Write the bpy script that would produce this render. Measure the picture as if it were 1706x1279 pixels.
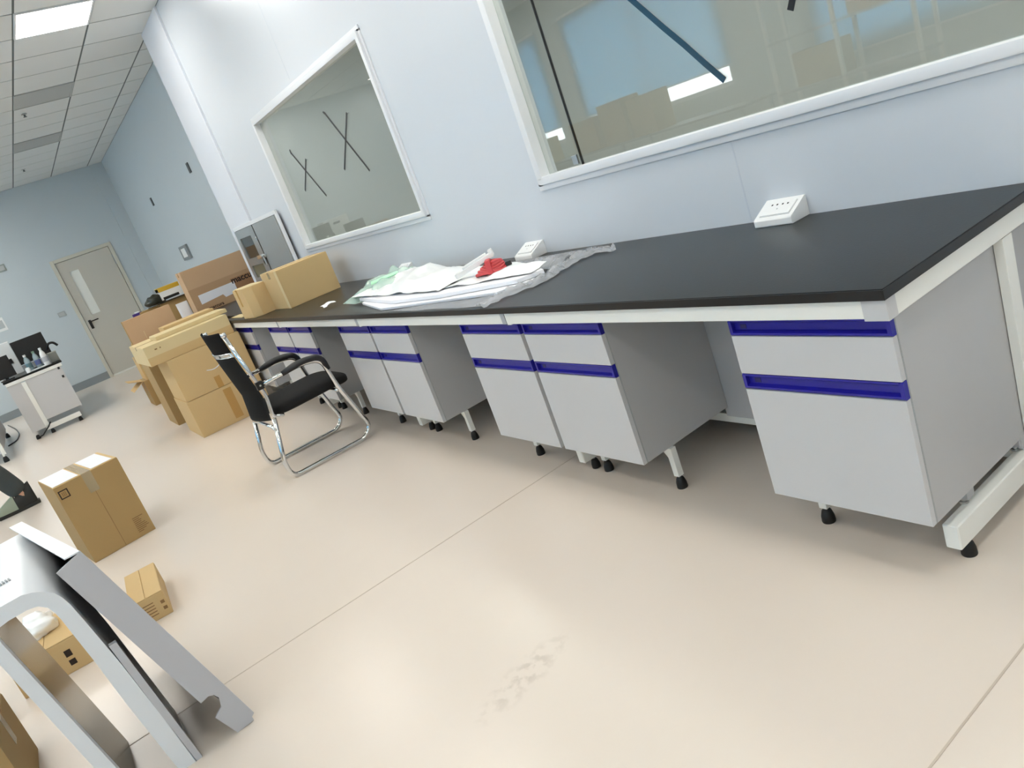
import bpy, bmesh, math, random
from mathutils import Vector, Matrix, noise
random.seed(7)
for o in list(bpy.data.objects): bpy.data.objects.remove(o)
scene = bpy.context.scene
COL = scene.collection
PI = math.pi

# ------------------------------------------------------------------ camera
cam = bpy.data.cameras.new('camera')
cam.sensor_fit = 'HORIZONTAL'; cam.sensor_width = 36.0
cam.lens = 36.0 * 1280.8 / 1706.0
cam.clip_start = 0.05; cam.clip_end = 100
camo = bpy.data.objects.new('camera', cam); COL.objects.link(camo)
R = ((0.54331517, 0.76937775, -0.33595609), (0.05782699, -0.43351835, -0.89928743), (-0.83753487, 0.46916918, -0.28002789))
CP = (0.9493, -2.2012, 1.3387)
camo.matrix_world = Matrix(((R[0][0], -R[1][0], -R[2][0], CP[0]), (R[0][1], -R[1][1], -R[2][1], CP[1]), (R[0][2], -R[1][2], -R[2][2], CP[2]), (0, 0, 0, 1)))
scene.camera = camo
# ------------------------------------------------------------------ world, exposure
w = bpy.data.worlds.new('world'); scene.world = w; w.use_nodes = True
w.node_tree.nodes['Background'].inputs[0].default_value = (1.0, 0.99, 0.96, 1)
w.node_tree.nodes['Background'].inputs[1].default_value = 7.5
vs = scene.view_settings
vs.view_transform = 'Standard'; vs.look = 'None'; vs.gamma = 1; vs.use_curve_mapping = False
vs.exposure = 0.71
LAMP = 11.0          # radiance of a lit ceiling panel

# ------------------------------------------------------------------ materials
def lin(c):
    return tuple(((v/255)/12.92 if v/255 <= 0.04045 else ((v/255+0.055)/1.055)**2.4) for v in c) + (1,)
MATS = {}
def mat(name, rgb, rough=0.5, metal=0.0, var=0.0, scale=8.0, bump=0.0, bscale=None, stretch=None, coat=0.0, spec=0.5, sheen=0.0):
    if name in MATS: return MATS[name]
    m = bpy.data.materials.new(name); m.use_nodes = True; nt = m.node_tree; b = nt.nodes['Principled BSDF']
    b.inputs['Base Color'].default_value = lin(rgb); b.inputs['Roughness'].default_value = rough
    b.inputs['Metallic'].default_value = metal; b.inputs['Coat Weight'].default_value = coat
    b.inputs['Specular IOR Level'].default_value = spec
    tc = nt.nodes.new('ShaderNodeTexCoord'); mp = nt.nodes.new('ShaderNodeMapping')
    nt.links.new(tc.outputs['Object'], mp.inputs[0])
    if stretch: mp.inputs['Scale'].default_value = stretch
    nz = nt.nodes.new('ShaderNodeTexNoise'); nz.inputs['Scale'].default_value = scale; nz.inputs['Detail'].default_value = 5
    nt.links.new(mp.outputs[0], nz.inputs['Vector'])
    if var > 0:
        rp = nt.nodes.new('ShaderNodeMixRGB'); rp.blend_type = 'MIX'
        c = lin(rgb)
        rp.inputs[1].default_value = tuple(v*(1-var) for v in c[:3])+(1,)
        rp.inputs[2].default_value = tuple(min(1, v*(1+var)) for v in c[:3])+(1,)
        nt.links.new(nz.outputs['Fac'], rp.inputs[0]); nt.links.new(rp.outputs[0], b.inputs['Base Color'])
    if bump > 0:
        n2 = nt.nodes.new('ShaderNodeTexNoise'); n2.inputs['Scale'].default_value = bscale or scale*4; n2.inputs['Detail'].default_value = 4
        nt.links.new(mp.outputs[0], n2.inputs['Vector'])
        bp = nt.nodes.new('ShaderNodeBump'); bp.inputs['Strength'].default_value = bump; bp.inputs['Distance'].default_value = 0.004
        nt.links.new(n2.outputs['Fac'], bp.inputs['Height']); nt.links.new(bp.outputs[0], b.inputs['Normal'])
    MATS[name] = m; return m
def emit(name, rgb, s):
    m = mat(name, rgb, 0.4); b = m.node_tree.nodes['Principled BSDF']
    b.inputs['Emission Color'].default_value = lin(rgb); b.inputs['Emission Strength'].default_value = s
    return m
def film(name, rgb, alpha, rough=0.2, trans=0.0):
    """thin plastic / glass sheet: mix of clear transmission and a glossy coloured surface"""
    m = mat(name, rgb, rough); nt = m.node_tree; b = nt.nodes['Principled BSDF']; out = nt.nodes['Material Output']
    t = nt.nodes.new('ShaderNodeBsdfTransparent'); mx = nt.nodes.new('ShaderNodeMixShader')
    mx.inputs[0].default_value = alpha
    nt.links.new(t.outputs[0], mx.inputs[1]); nt.links.new(b.outputs[0], mx.inputs[2]); nt.links.new(mx.outputs[0], out.inputs[0])
    return m
def glass(name, tint, f0=.06):
    m = bpy.data.materials.new(name); m.use_nodes = True; nt = m.node_tree; out = nt.nodes['Material Output']
    nt.nodes.remove(nt.nodes['Principled BSDF'])
    t = nt.nodes.new('ShaderNodeBsdfTransparent'); t.inputs[0].default_value = lin(tint)
    g = nt.nodes.new('ShaderNodeBsdfGlossy'); g.inputs['Roughness'].default_value = 0.01
    ge = nt.nodes.new('ShaderNodeNewGeometry'); dp = nt.nodes.new('ShaderNodeVectorMath'); dp.operation = 'DOT_PRODUCT'
    nt.links.new(ge.outputs['Normal'], dp.inputs[0]); nt.links.new(ge.outputs['Incoming'], dp.inputs[1])
    def mth(op, a, b=None):
        q = nt.nodes.new('ShaderNodeMath'); q.operation = op
        for i, v in enumerate((a, b)):
            if v is None: continue
            if isinstance(v, (int, float)): q.inputs[i].default_value = v
            else: nt.links.new(v, q.inputs[i])
        return q.outputs[0]
    c = mth('SUBTRACT', 1.0, mth('ABSOLUTE', dp.outputs['Value'])); p5 = mth('POWER', c, 5.0)
    fac = mth('ADD', f0, mth('MULTIPLY', p5, 1-f0))   # Schlick reflectance
    mx = nt.nodes.new('ShaderNodeMixShader')
    nt.links.new(fac, mx.inputs[0]); nt.links.new(t.outputs[0], mx.inputs[1]); nt.links.new(g.outputs[0], mx.inputs[2])
    nt.links.new(mx.outputs[0], out.inputs[0]); MATS[name] = m; return m

M = {}
M['wall'] = mat('wall_panel_white', (218, 223, 229), 0.32, var=0.015, scale=0.8)
M['wall_far'] = mat('wall_far_paint', (198, 207, 211), 0.5, var=0.02, scale=0.7)
M['pillar'] = mat('pillar_gloss_white', (232, 236, 244), 0.25)
M['trim'] = mat('trim_white', (238, 240, 243), 0.3)
M['tile'] = mat('ceiling_tile_white', (228, 231, 230), 0.8, var=0.03, scale=1.2)
M['tile2'] = mat('ceiling_tile_grey', (186, 190, 190), 0.8, var=0.03, scale=1.2)
M['grid'] = mat('ceiling_grid_grey', (98, 106, 106), 0.6)
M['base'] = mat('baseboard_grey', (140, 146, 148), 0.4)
M['door'] = mat('door_beige', (202, 197, 185), 0.45, var=0.02, scale=1)
M['doorframe'] = mat('door_frame_cream', (206, 202, 188), 0.4)
M['blackm'] = mat('black_plastic', (16, 16, 18), 0.35)
M['rubber'] = mat('black_rubber', (12, 12, 13), 0.5)
M['cab'] = mat('cabinet_white_laminate', (205, 205, 206), 0.38, var=0.012, scale=2)
M['cabedge'] = mat('cabinet_edge_grey', (176, 180, 180), 0.4)
M['cabside'] = mat('cabinet_side_laminate', (190, 190, 191), 0.45, var=0.01, scale=2)
M['blue'] = mat('handle_blue_plastic', (34, 30, 150), 0.3)
M['bluedark'] = mat('handle_blue_dark', (22, 18, 92), 0.4)
M['frame'] = mat('powder_coated_white_steel', (243, 243, 237), 0.35)
M['bracket'] = mat('grey_bracket', (176, 178, 182), 0.4)
M['steel'] = mat('brushed_steel', (190, 192, 192), 0.32, 1.0, var=0.06, scale=6, stretch=(1, 1, 30))
M['chrome'] = mat('chrome', (225, 226, 226), 0.08, 1.0)
M['card'] = mat('cardboard_kraft', (206, 176, 126), 0.85, var=0.06, scale=3, bump=0.12, bscale=60)
M['card2'] = mat('cardboard_tan', (202, 168, 132), 0.85, var=0.05, scale=3, bump=0.12, bscale=60)
M['card3'] = mat('cardboard_dark', (172, 142, 94), 0.85, var=0.06, scale=3, bump=0.12, bscale=60)
M['card4'] = mat('cardboard_pale', (216, 196, 150), 0.8, var=0.05, scale=3, bump=0.1, bscale=60)
M['tapeb'] = mat('brown_packing_tape', (190, 148, 84), 0.18, var=0.05)
M['tapec'] = film('clear_packing_tape', (216, 196, 158), 0.5, 0.12)
M['ink'] = mat('dark_print', (40, 28, 22), 0.7)
M['inkf'] = mat('faded_print', (138, 106, 66), 0.8)
M['paper'] = mat('white_paper', (235, 236, 240), 0.7)
M['mesh'] = mat('black_chair_mesh', (18, 19, 20), 0.75, bump=0.4, bscale=400)
M['fab'] = mat('black_fabric', (12, 12, 13), 0.9, bump=0.3, bscale=300)
M['pad'] = mat('armrest_black', (34, 34, 37), 0.45)
M['white'] = mat('white_plastic', (240, 241, 240), 0.35)
M['tapeblack'] = mat('black_tape', (14, 15, 17), 0.4)
M['tapeteal'] = mat('teal_black_tape', (22, 62, 82), 0.25)
M['socket'] = mat('socket_white', (244, 245, 244), 0.3)
M['hole'] = mat('socket_hole', (40, 40, 40), 0.6)
M['shell'] = mat('housing_grey_paint', (222, 227, 232), 0.35)
M['shell2'] = mat('housing_panel_grey', (186, 187, 192), 0.4)
M['glassdark'] = mat('dark_pass_window', (26, 32, 32), 0.05)

# worktop
def worktop_mat():
    m = mat('black_phenolic_top', (14, 17, 19), 0.3, var=0.12, scale=1.5, bump=0.05, bscale=120, spec=0.28)
    return m
M['top'] = worktop_mat()
# floor : cream vinyl, soft gloss, faint seams and scuffs come as geometry / noise
def floor_mat():
    m = mat('floor_cream_vinyl', (226, 214, 201), 0.27, var=0.015, scale=0.9)
    nt = m.node_tree; b = nt.nodes['Principled BSDF']; src = b.inputs['Base Color'].links[0].from_socket
    tc = nt.nodes.new('ShaderNodeTexCoord'); mp = nt.nodes.new('ShaderNodeMapping'); mp.vector_type = 'TEXTURE'
    mp.inputs['Location'].default_value = (-.775, -1.52, 0); mp.inputs['Rotation'].default_value = (0, 0, .18); mp.inputs['Scale'].default_value = (.07, .22, 1)
    nt.links.new(tc.outputs['Object'], mp.inputs[0])
    ln = nt.nodes.new('ShaderNodeVectorMath'); ln.operation = 'LENGTH'; nt.links.new(mp.outputs[0], ln.inputs[0])
    mr = nt.nodes.new('ShaderNodeMapRange'); mr.inputs[1].default_value = 1.0; mr.inputs[2].default_value = .2; nt.links.new(ln.outputs['Value'], mr.inputs[0])
    nz = nt.nodes.new('ShaderNodeTexNoise'); nz.inputs['Scale'].default_value = 28; nz.inputs['Detail'].default_value = 8; nt.links.new(tc.outputs['Object'], nz.inputs['Vector'])
    nr = nt.nodes.new('ShaderNodeMapRange'); nr.inputs[1].default_value = .47; nr.inputs[2].default_value = .62; nr.inputs[4].default_value = .55; nt.links.new(nz.outputs['Fac'], nr.inputs[0])
    mu = nt.nodes.new('ShaderNodeMath'); mu.operation = 'MULTIPLY'; nt.links.new(mr.outputs[0], mu.inputs[0]); nt.links.new(nr.outputs[0], mu.inputs[1])
    mx = nt.nodes.new('ShaderNodeMixRGB'); mx.inputs[2].default_value = lin((186, 173, 158)); nt.links.new(mu.outputs[0], mx.inputs[0]); nt.links.new(src, mx.inputs[1])
    nt.links.new(mx.outputs[0], b.inputs['Base Color'])
    return m
M['floor'] = floor_mat()
M['seam'] = mat('floor_seam', (196, 182, 166), 0.5)
M['scuff'] = film('floor_scuff', (176, 164, 150), 0.16, 0.5)
M['glass'] = glass('window_glass', (234, 238, 235), .085)
M['paneclear'] = glass('window_pane_clear', (235, 242, 245), .04)

# ------------------------------------------------------------------ mesh builder
class MB:
    def __init__(s): s.bm = bmesh.new(); s.mats = []
    def _mi(s, m):
        if m is None: return 0
        if m not in s.mats: s.mats.append(m)
        return s.mats.index(m)
    def box(s, x0, x1, y0, y1, z0, z1, bev=0.0, seg=2, rot=None, piv=None, m=None):
        b = bmesh.new(); bmesh.ops.create_cube(b, size=1)
        bmesh.ops.scale(b, vec=(abs(x1-x0), abs(y1-y0), abs(z1-z0)), verts=b.verts)
        bmesh.ops.translate(b, vec=((x0+x1)/2, (y0+y1)/2, (z0+z1)/2), verts=b.verts)
        if bev > 0: bmesh.ops.bevel(b, geom=b.edges[:], offset=bev, segments=seg, profile=0.7, affect='EDGES')
        if rot is not None: bmesh.ops.rotate(b, cent=piv or ((x0+x1)/2, (y0+y1)/2, (z0+z1)/2), matrix=rot, verts=b.verts)
        s._merge(b, s._mi(m)); return s
    def _merge(s, b, mi=0):
        me = bpy.data.meshes.new('t'); b.to_mesh(me); b.free()
        n0 = len(s.bm.faces); s.bm.from_mesh(me); bpy.data.meshes.remove(me)
        s.bm.faces.ensure_lookup_table()
        for f in s.bm.faces[n0:]: f.material_index = mi
    def prism(s, pts, axis, a, b_, m=None, bev=0.0):
        """extrude polygon pts (2-D) along axis from a to b"""
        b = bmesh.new()
        def P(p, t): return {'x': (t, p[0], p[1]), 'y': (p[0], t, p[1]), 'z': (p[0], p[1], t)}[axis]
        va = [b.verts.new(P(p, a)) for p in pts]; vb = [b.verts.new(P(p, b_)) for p in pts]
        b.faces.new(va); b.faces.new(vb[::-1]); n = len(pts)
        for i in range(n): b.faces.new((va[i], va[(i+1) % n], vb[(i+1) % n], vb[i]))
        bmesh.ops.recalc_face_normals(b, faces=b.faces[:])
        if bev > 0: bmesh.ops.bevel(b, geom=b.edges[:], offset=bev, segments=2, profile=0.7, affect='EDGES')
        s._merge(b, s._mi(m)); return s
    def tube(s, path, r, seg=10, m=None, closed=False, caps=True):
        b = bmesh.new(); path = [Vector(p) for p in path]; n = len(path)
        rr = r if isinstance(r, (list, tuple)) else [r]*n
        rings = []; up = None
        for i, p in enumerate(path):
            if closed: t = path[(i+1) % n]-path[i-1]
            else: t = path[min(i+1, n-1)]-path[max(i-1, 0)]
            t.normalize()
            if up is None:
                up = Vector((0, 0, 1)) if abs(t.z) < 0.9 else Vector((1, 0, 0))
            u = up - t*up.dot(t)
            if u.length < 1e-5: u = t.orthogonal()
            u.normalize(); v = t.cross(u); up = u
            rings.append([b.verts.new(p + (u*math.cos(2*PI*k/seg)+v*math.sin(2*PI*k/seg))*rr[i]) for k in range(seg)])
        last = n if closed else n-1
        for i in range(last):
            A = rings[i]; B = rings[(i+1) % n]
            for k in range(seg): b.faces.new((A[k], A[(k+1) % seg], B[(k+1) % seg], B[k]))
        if caps and not closed: b.faces.new(rings[0][::-1]); b.faces.new(rings[-1])
        bmesh.ops.recalc_face_normals(b, faces=b.faces[:])
        s._merge(b, s._mi(m)); return s
    def lathe(s, prof, c=(0, 0, 0), seg=16, m=None):
        b = bmesh.new(); rings = []
        for r, z in prof:
            rings.append([b.verts.new((c[0]+r*math.cos(2*PI*k/seg), c[1]+r*math.sin(2*PI*k/seg), c[2]+z)) for k in range(seg)])
        for A, B in zip(rings, rings[1:]):
            for k in range(seg): b.faces.new((A[k], A[(k+1) % seg], B[(k+1) % seg], B[k]))
        b.faces.new(rings[0][::-1]); b.faces.new(rings[-1])
        bmesh.ops.recalc_face_normals(b, faces=b.faces[:])
        s._merge(b, s._mi(m)); return s
    def grid(s, fn, nu, nv, m=None, thick=0.0):
        b = bmesh.new()
        V = [[b.verts.new(fn(i/nu, j/nv)) for j in range(nv+1)] for i in range(nu+1)]
        for i in range(nu):
            for j in range(nv): b.faces.new((V[i][j], V[i+1][j], V[i+1][j+1], V[i][j+1]))
        if thick:
            bmesh.ops.solidify(b, geom=b.faces[:], thickness=thick)
        bmesh.ops.recalc_face_normals(b, faces=b.faces[:])
        s._merge(b, s._mi(m)); return s
    def build(s, name, m=None, parent=None, smooth=False, off=None):
        me = bpy.data.meshes.new(name)
        if off: bmesh.ops.translate(s.bm, vec=off, verts=s.bm.verts)
        if smooth:
            for f in s.bm.faces: f.smooth = True
            if smooth != 'all':
                for e in s.bm.edges:
                    if len(e.link_faces) == 2 and e.calc_face_angle(0) > 0.6: e.smooth = False
        s.bm.to_mesh(me); s.bm.free()
        for mm in (s.mats or [m]): me.materials.append(mm)
        o = bpy.data.objects.new(name, me); COL.objects.link(o)
        if parent: o.parent = parent
        return o

def tag(o, label=None, cat=None, group=None, kind=None):
    if label: o['label'] = label
    if cat: o['category'] = cat
    if group: o['group'] = group
    if kind: o['kind'] = kind
    return o
def thing(name, label, cat, loc=(0, 0, 0), rotz=0, group=None):
    o = bpy.data.objects.new(name, None); COL.objects.link(o); o.empty_display_size = 0.1
    o.location = loc; o.rotation_euler = (0, 0, rotz)
    return tag(o, label, cat, group)
def copy_tree(o, parent=None):
    c = o.copy(); COL.objects.link(c); c.parent = parent
    for ch in list(o.children): copy_tree(ch, c)
    return c
def struct(name, mb, m=None, label=None, smooth=False):
    o = mb.build(name, m, smooth=smooth); o['kind'] = 'structure'
    if label: o['label'] = label
    return o
def rnd(path, rad, n=5):
    """round the corners of a polyline"""
    P = [Vector(p) for p in path]; out = [P[0]]
    for i in range(1, len(P)-1):
        a = (P[i-1]-P[i]); b = (P[i+1]-P[i]); d = min(rad, a.length*0.48, b.length*0.48)
        A = P[i]+a.normalized()*d; B = P[i]+b.normalized()*d
        for k in range(n+1):
            t = k/n; out.append(A*(1-t)**2+P[i]*2*t*(1-t)+B*t*t)
    out.append(P[-1]); return out

# ------------------------------------------------------------------ room shell
HC = 3.482; XF = -14.5; XN = 3.7; YO = -7.0; YR = 0.27   # ceiling, far wall, near wall, opposite wall, recessed wall
struct('floor', MB().box(XF-0.2, XN+0.2, YO-0.2, 3.8, -0.12, 0), M['floor'], 'cream vinyl floor with soft gloss')
def seam(pts, wd=0.006):
    mb = MB()
    for a, b in zip(pts, pts[1:]):
        a = Vector(a+(0,)); b = Vector(b+(0,)); d = (b-a).normalized(); n = Vector((-d.y, d.x, 0))*wd/2
        mb.prism([(a+n)[:2], (b+n)[:2], (b-n)[:2], (a-n)[:2]], 'z', 0.0002, 0.0008)
    return mb
FL = bpy.data.objects['floor']
for i, xs in enumerate((-1.74, 0.195)):
    seam([(xs-0.03 if i == 0 else xs, -6.9), (xs, -0.3)], 0.005).build('floor_seam', M['seam'], FL)
# bench wall with two window openings
WIN = [(-5.44, -3.22, 1.12, 2.205), (-2.03, 0.27, 1.115, 2.205)]
mb = MB(); T0, T1 = 0.0, 0.10
edges = [-7.35, WIN[0][0], WIN[0][1], WIN[1][0], WIN[1][1], XN]
for k in (0, 2, 4): mb.box(edges[k], edges[k+1], T0, T1, 0, HC+.03)
for x0, x1, z0, z1 in WIN:
    mb.box(x0, x1, T0, T1, 0, z0); mb.box(x0, x1, T0, T1, z1, HC+.03)
wall = struct('wall_bench', mb, M['wall'], 'smooth white panel wall behind the long bench')
# joint strips of the wall panels
for x, z0, z1 in ((-4.404, 2.25, HC), (-0.922, 0.80, 1.095), (-0.922, 2.25, HC), (1.2, 0.0, HC)):
    MB().box(x-0.003, x+0.003, -0.0006, 0.001, z0, z1).build('panel_joint', mat('joint_sealant', (212, 218, 226), 0.4), wall)
# pillar and recessed far part of the same side
pil = struct('wall_pillar', MB().box(-7.38, -6.61, -0.022, YR+0.1, 0, HC+.03, bev=0.004), M['pillar'], 'bright white pillar face between near and far wall')
struct('wall_side_far', MB().box(XF, -7.38, YR, YR+0.1, 0, HC+.03), M['wall_far'], 'pale grey recessed side wall beyond the pillar')
mb = MB()
mb.box(XF-0.1, XF, YO, -1.165, 0, HC+.03).box(XF-0.1, XF, -0.26, YR+.1, 0, HC+.03).box(XF-0.1, XF, -1.165, -0.26, 2.13, HC+.03)
wf = struct('wall_far', mb, M['wall_far'], 'pale grey end wall holding the door')
MB().box(XF, XF+0.04, 0.06, YR, 0, HC).build('corner_post', M['wall_far'], wf)
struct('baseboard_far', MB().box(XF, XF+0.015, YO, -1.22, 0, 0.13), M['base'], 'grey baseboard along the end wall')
# opposite wall with windows, near wall
OW = [(-13.6, -10.5, 1.05, 2.9), (-9.7, -6.6, 1.05, 2.9), (-5.2, -2.2, 1.05, 2.9), (-1.0, 2.0, 1.05, 2.9)]
mb = MB(); px_ = XF
for x0, x1, z0, z1 in OW:
    mb.box(px_, x0, YO-0.15, YO, 0, HC+.03); mb.box(x0, x1, YO-0.15, YO, 0, z0); mb.box(x0, x1, YO-0.15, YO, z1, HC+.03); px_ = x1
mb.box(px_, XN, YO-0.15, YO, 0, HC+.03)
struct('wall_opposite', mb, M['wall_far'], 'window wall on the far side of the room')
struct('wall_near', MB().box(XN, XN+0.1, YO, 3.7, 0, HC+.03), M['wall_far'], 'plain wall behind the camera')
# room behind the glass
mb = MB()
mb.box(-7.35, XN, 3.5, 3.6, 0, HC).box(-7.35, -7.25, 0.1, 3.5, 0, HC)
struct('wall_inner_room', mb, mat('inner_room_paint', (204, 208, 206), 0.6), 'grey walls of the dim room behind the glass')
struct('ceiling_inner_room', MB().box(-7.35, XN, 0.1, 3.6, 3.0, 3.06), mat('inner_room_ceiling', (196, 200, 196), 0.8), 'ceiling of the dim room behind the glass')

M['fillin'] = emit('inner_fill_diffuser', (255, 252, 248), 19.0)  # unseen panels added to brighten the room seen through the glass
for i, x in enumerate((-5.6, -3.2, -0.8, 1.6)):
    t = thing('ceiling_light', 'added unseen fill light in the room behind the glass', 'ceiling light', (x, .75, 2.985), 0, 'added fill lights behind the glass')
    MB().box(-.3, .3, -.3, .3, 0, .014, bev=.003).build('lamp_frame', M['trim'], t); MB().box(-.28, .28, -.28, .28, -.004, .0).build('diffuser', M['fillin'], t)
# ceiling: grid bed, tiles and lamps
ceil = struct('ceiling', MB().box(XF-.1, XN+.1, YO-.2, YR+.1, HC+0.004, HC+0.08), M['grid'], 'suspended grid ceiling of square tiles')
P = 0.603
xl = [-6.70-P*k for k in range(-17, 14)]          # x grid lines
yl = [0.03-0.6*k for k in range(-1, 12)]            # y grid lines
LAMPS = {}                                          # (ix,iy) -> lit
def cell(x, y):
    ix = int(math.floor((x+6.70)/P)); iy = int(math.floor((0.03-y)/0.6)); return ix, iy
for lx in (-6.40, -4.0, -1.6, 0.82, 3.2):
    for ly in (-0.87, -3.27, -5.67): LAMPS[cell(lx, ly)] = True
for lx in (-8.8, -11.2): LAMPS[cell(lx, -.87)] = False
for lx in (-7.6, -8.8, -10.0, -11.2, -12.4, -13.6):  # extra lit panels, out of view, added to brighten the far end
    for ly in (-3.27, -5.67):
        if ly < -5 and lx in (-7.6, -10.0, -12.4): continue
        LAMPS[cell(lx, ly)] = True
tile_mesh = {}
rest = MB()
for ix in range(-14, 18):
    x0 = -6.70+ix*P; x1 = x0+P
    if x1 < XF or x0 > XN: continue
    x0c, x1c = max(x0, XF), min(x1, XN)
    if x1c-x0c < 0.03: continue
    for iy in range(-1, 12):
        y1 = 0.03-0.6*iy; y0 = y1-0.6
        y1c = min(y1, YR if x1 < -7.3 else 0.0); y0c = max(y0, YO)
        if y1c-y0c < 0.03 or (ix, iy) in LAMPS: continue
        a, b, c, d = x0c+.010, x1c-.010, y0c+.009, y1c-.009
        if x1 < -5.2 and y1 > -2.3:
            key = (round(b-a, 3), round(d-c, 3))
            if key not in tile_mesh:
                wx, wy = key
                o = MB().box(-wx/2, wx/2, -wy/2, wy/2, 0.0, 0.006).build('ceiling_tile', M['tile'], ceil); tile_mesh[key] = o.data
            else:
                o = bpy.data.objects.new('ceiling_tile', tile_mesh[key]); COL.objects.link(o); o.parent = ceil
            o.location = ((a+b)/2, (c+d)/2, HC+random.uniform(0, .001))
        else:
            rest.box(a, b, c, d, HC, HC+.005)
o = rest.build('ceiling_tiles_beyond', M['tile'], ceil); o['kind'] = 'stuff'
M['lampon'] = emit('lamp_diffuser_lit', (255, 251, 243), LAMP)
M['lampoff'] = mat('lamp_diffuser_unlit', (184, 187, 186), 0.5)
LN = {True: {}, False: {}}
for (ix, iy), lit in LAMPS.items():
    x0 = -6.70+ix*P; y1 = 0.03-0.6*iy
    cx, cy = x0+P/2, y1-0.3
    seen = iy == 1
    if lit: lab = 'lit white square ceiling light panel nearest the pillar top' if (seen and cx < -6) else 'lit square ceiling light panel in the partly added rows out of view'
    elif iy == 1: lab = {0: 'x'}.get(9) or ('unlit grey square ceiling panel next after the lit light' if cx > -9.5 else 'unlit grey square ceiling panel farther back, second from the lit light' if cx > -12 else 'unlit grey square ceiling panel closest to the end wall')
    else: lab = 'unlit square ceiling panel in the rows out of view'
    t = thing('ceiling_light', lab, 'ceiling light', (cx, cy, HC), 0, 'square ceiling light panels')
    mb = MB(); h = 0.298; g = 0.282
    mb.box(-h, h, g, h, -.008, .012).box(-h, h, -h, -g, -.008, .012).box(-h, -g, -g, g, -.008, .012).box(g, h, -g, g, -.008, .012)
    mb.build('lamp_frame', M['trim'] if lit else M['lampoff'], t)
    MB().box(-g, g, -g, g, -.004, .012).build('diffuser', M['lampon'] if lit else M['lampoff'], t)
# sprinkler heads
for i, (x, y) in enumerate(((-9.39, -1.06), (-12.95, -1.03))):
    t = thing('ceiling_sprinkler', ('small dark sprinkler head in the ceiling, the nearer one', 'small dark sprinkler head in the ceiling near the end wall')[i], 'sprinkler', (x, y, HC-.006), 0, 'ceiling sprinklers')
    MB().lathe([(0.03, 0), (0.03, -.005), (0.012, -.008)]).build('rosette', M['steel'], t, True)
    MB().lathe([(0.010, -.008), (0.010, -.026), (0.02, -.028), (0.02, -.031)]).build('deflector', M['grid'], t, True)

# ------------------------------------------------------------------ windows in the bench wall
for n, (x0, x1, z0, z1) in enumerate(WIN):
    fr = MB(); fw = 0.05
    # picture-frame moulding: outer step and inner rounded bead
    def ring(a0, a1, c0, c1, wd, y0, y1, bev):
        fr.box(a0, a1, y0, y1, c0, c0+wd, bev=bev); fr.box(a0, a1, y0, y1, c1-wd, c1, bev=bev)
        fr.box(a0, a0+wd, y0, y1, c0+wd*.5, c1-wd*.5, bev=bev); fr.box(a1-wd, a1, y0, y1, c0+wd*.5, c1-wd*.5, bev=bev)
    ring(x0-.03, x1+.03, z0-.02, z1+.02, 0.035, -0.008, 0.02, 0.003)
    ring(x0-.006, x1+.006, z0+.006, z1-.004, 0.036, -0.022, 0.06, 0.008)
    wo = fr.build('window_%d' % (n+1), M['trim'], smooth=True); wo['kind'] = 'structure'
    wo['label'] = ('inner window with two small black tape crosses on the glass', 'large inner window nearest the camera with long black tape strokes')[n]
    gi = [x0+.03, x1-.03]
    cuts = [gi[0], -1.75, gi[1]] if n == 1 else gi
    for a, b in zip(cuts, cuts[1:]):
        MB().box(a+.0015, b-.0015, 0.028, 0.034, z0+.03, z1-.03).build('glass_pane', M['glass'], wo)
    if n == 1:
        MB().box(-1.753, -1.747, 0.026, 0.036, z0+.03, z1-.03).build('pane_seam', M['blackm'], wo)
        MB().box(-1.80, -1.765, 0.018, 0.027, 1.165, 1.205, bev=.002).build('pane_clip', M['steel'], wo)
def tape(a, b, wd, win, m, tail=None):
    a = Vector((a[0], 0, a[1])); b = Vector((b[0], 0, b[1])); d = (b-a).normalized(); nn = Vector((-d.z, 0, d.x))*wd/2
    mb = MB()
    K = 10; top = []; bot = []
    for k in range(K+1):
        p = a.lerp(b, k/K)+nn*random.uniform(-.12, .12); top.append((p+nn)); bot.append((p-nn))
    mb.prism([(p.x, p.z) for p in top]+[(p.x, p.z) for p in bot[::-1]], 'y', 0.0255, 0.0275)
    if tail: mb.prism([(b.x-wd*.7, b.z-.004), (b.x+wd*.7, b.z-.008), (b.x+wd*.5+tail[0], b.z+tail[1]), (b.x-wd*.4+tail[0], b.z+tail[1])], 'y', 0.0235, 0.026)
    return mb.build('tape_strip', m, win)
W1 = bpy.data.objects['window_1']; W2 = bpy.data.objects['window_2']
tape((-3.806, 1.497), (-4.132, 1.949), 0.016, W1, M['tapeblack'], (-.012, .012)); tape((-4.178, 1.57), (-3.807, 1.872), 0.016, W1, M['tapeblack'], (.03, -.006))
tape((-4.671, 1.461), (-5.003, 1.845), 0.016, W1, M['tapeblack'], (0, .03)); tape((-5.042, 1.556), (-4.77, 1.756), 0.016, W1, M['tapeblack'], (.03, -.006))
tape((-0.905, 1.292), (-1.56, 2.08), 0.022, W2, M['tapeteal']); tape((-1.56, 1.86), (-0.95, 2.1), 0.022, W2, M['tapeblack'])
tape((-0.605, 1.42), (-0.31, 1.95), 0.022, W2, M['tapeblack']); tape((-0.68, 1.96), (-0.02, 1.52), 0.022, W2, M['tapeblack'])

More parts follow.
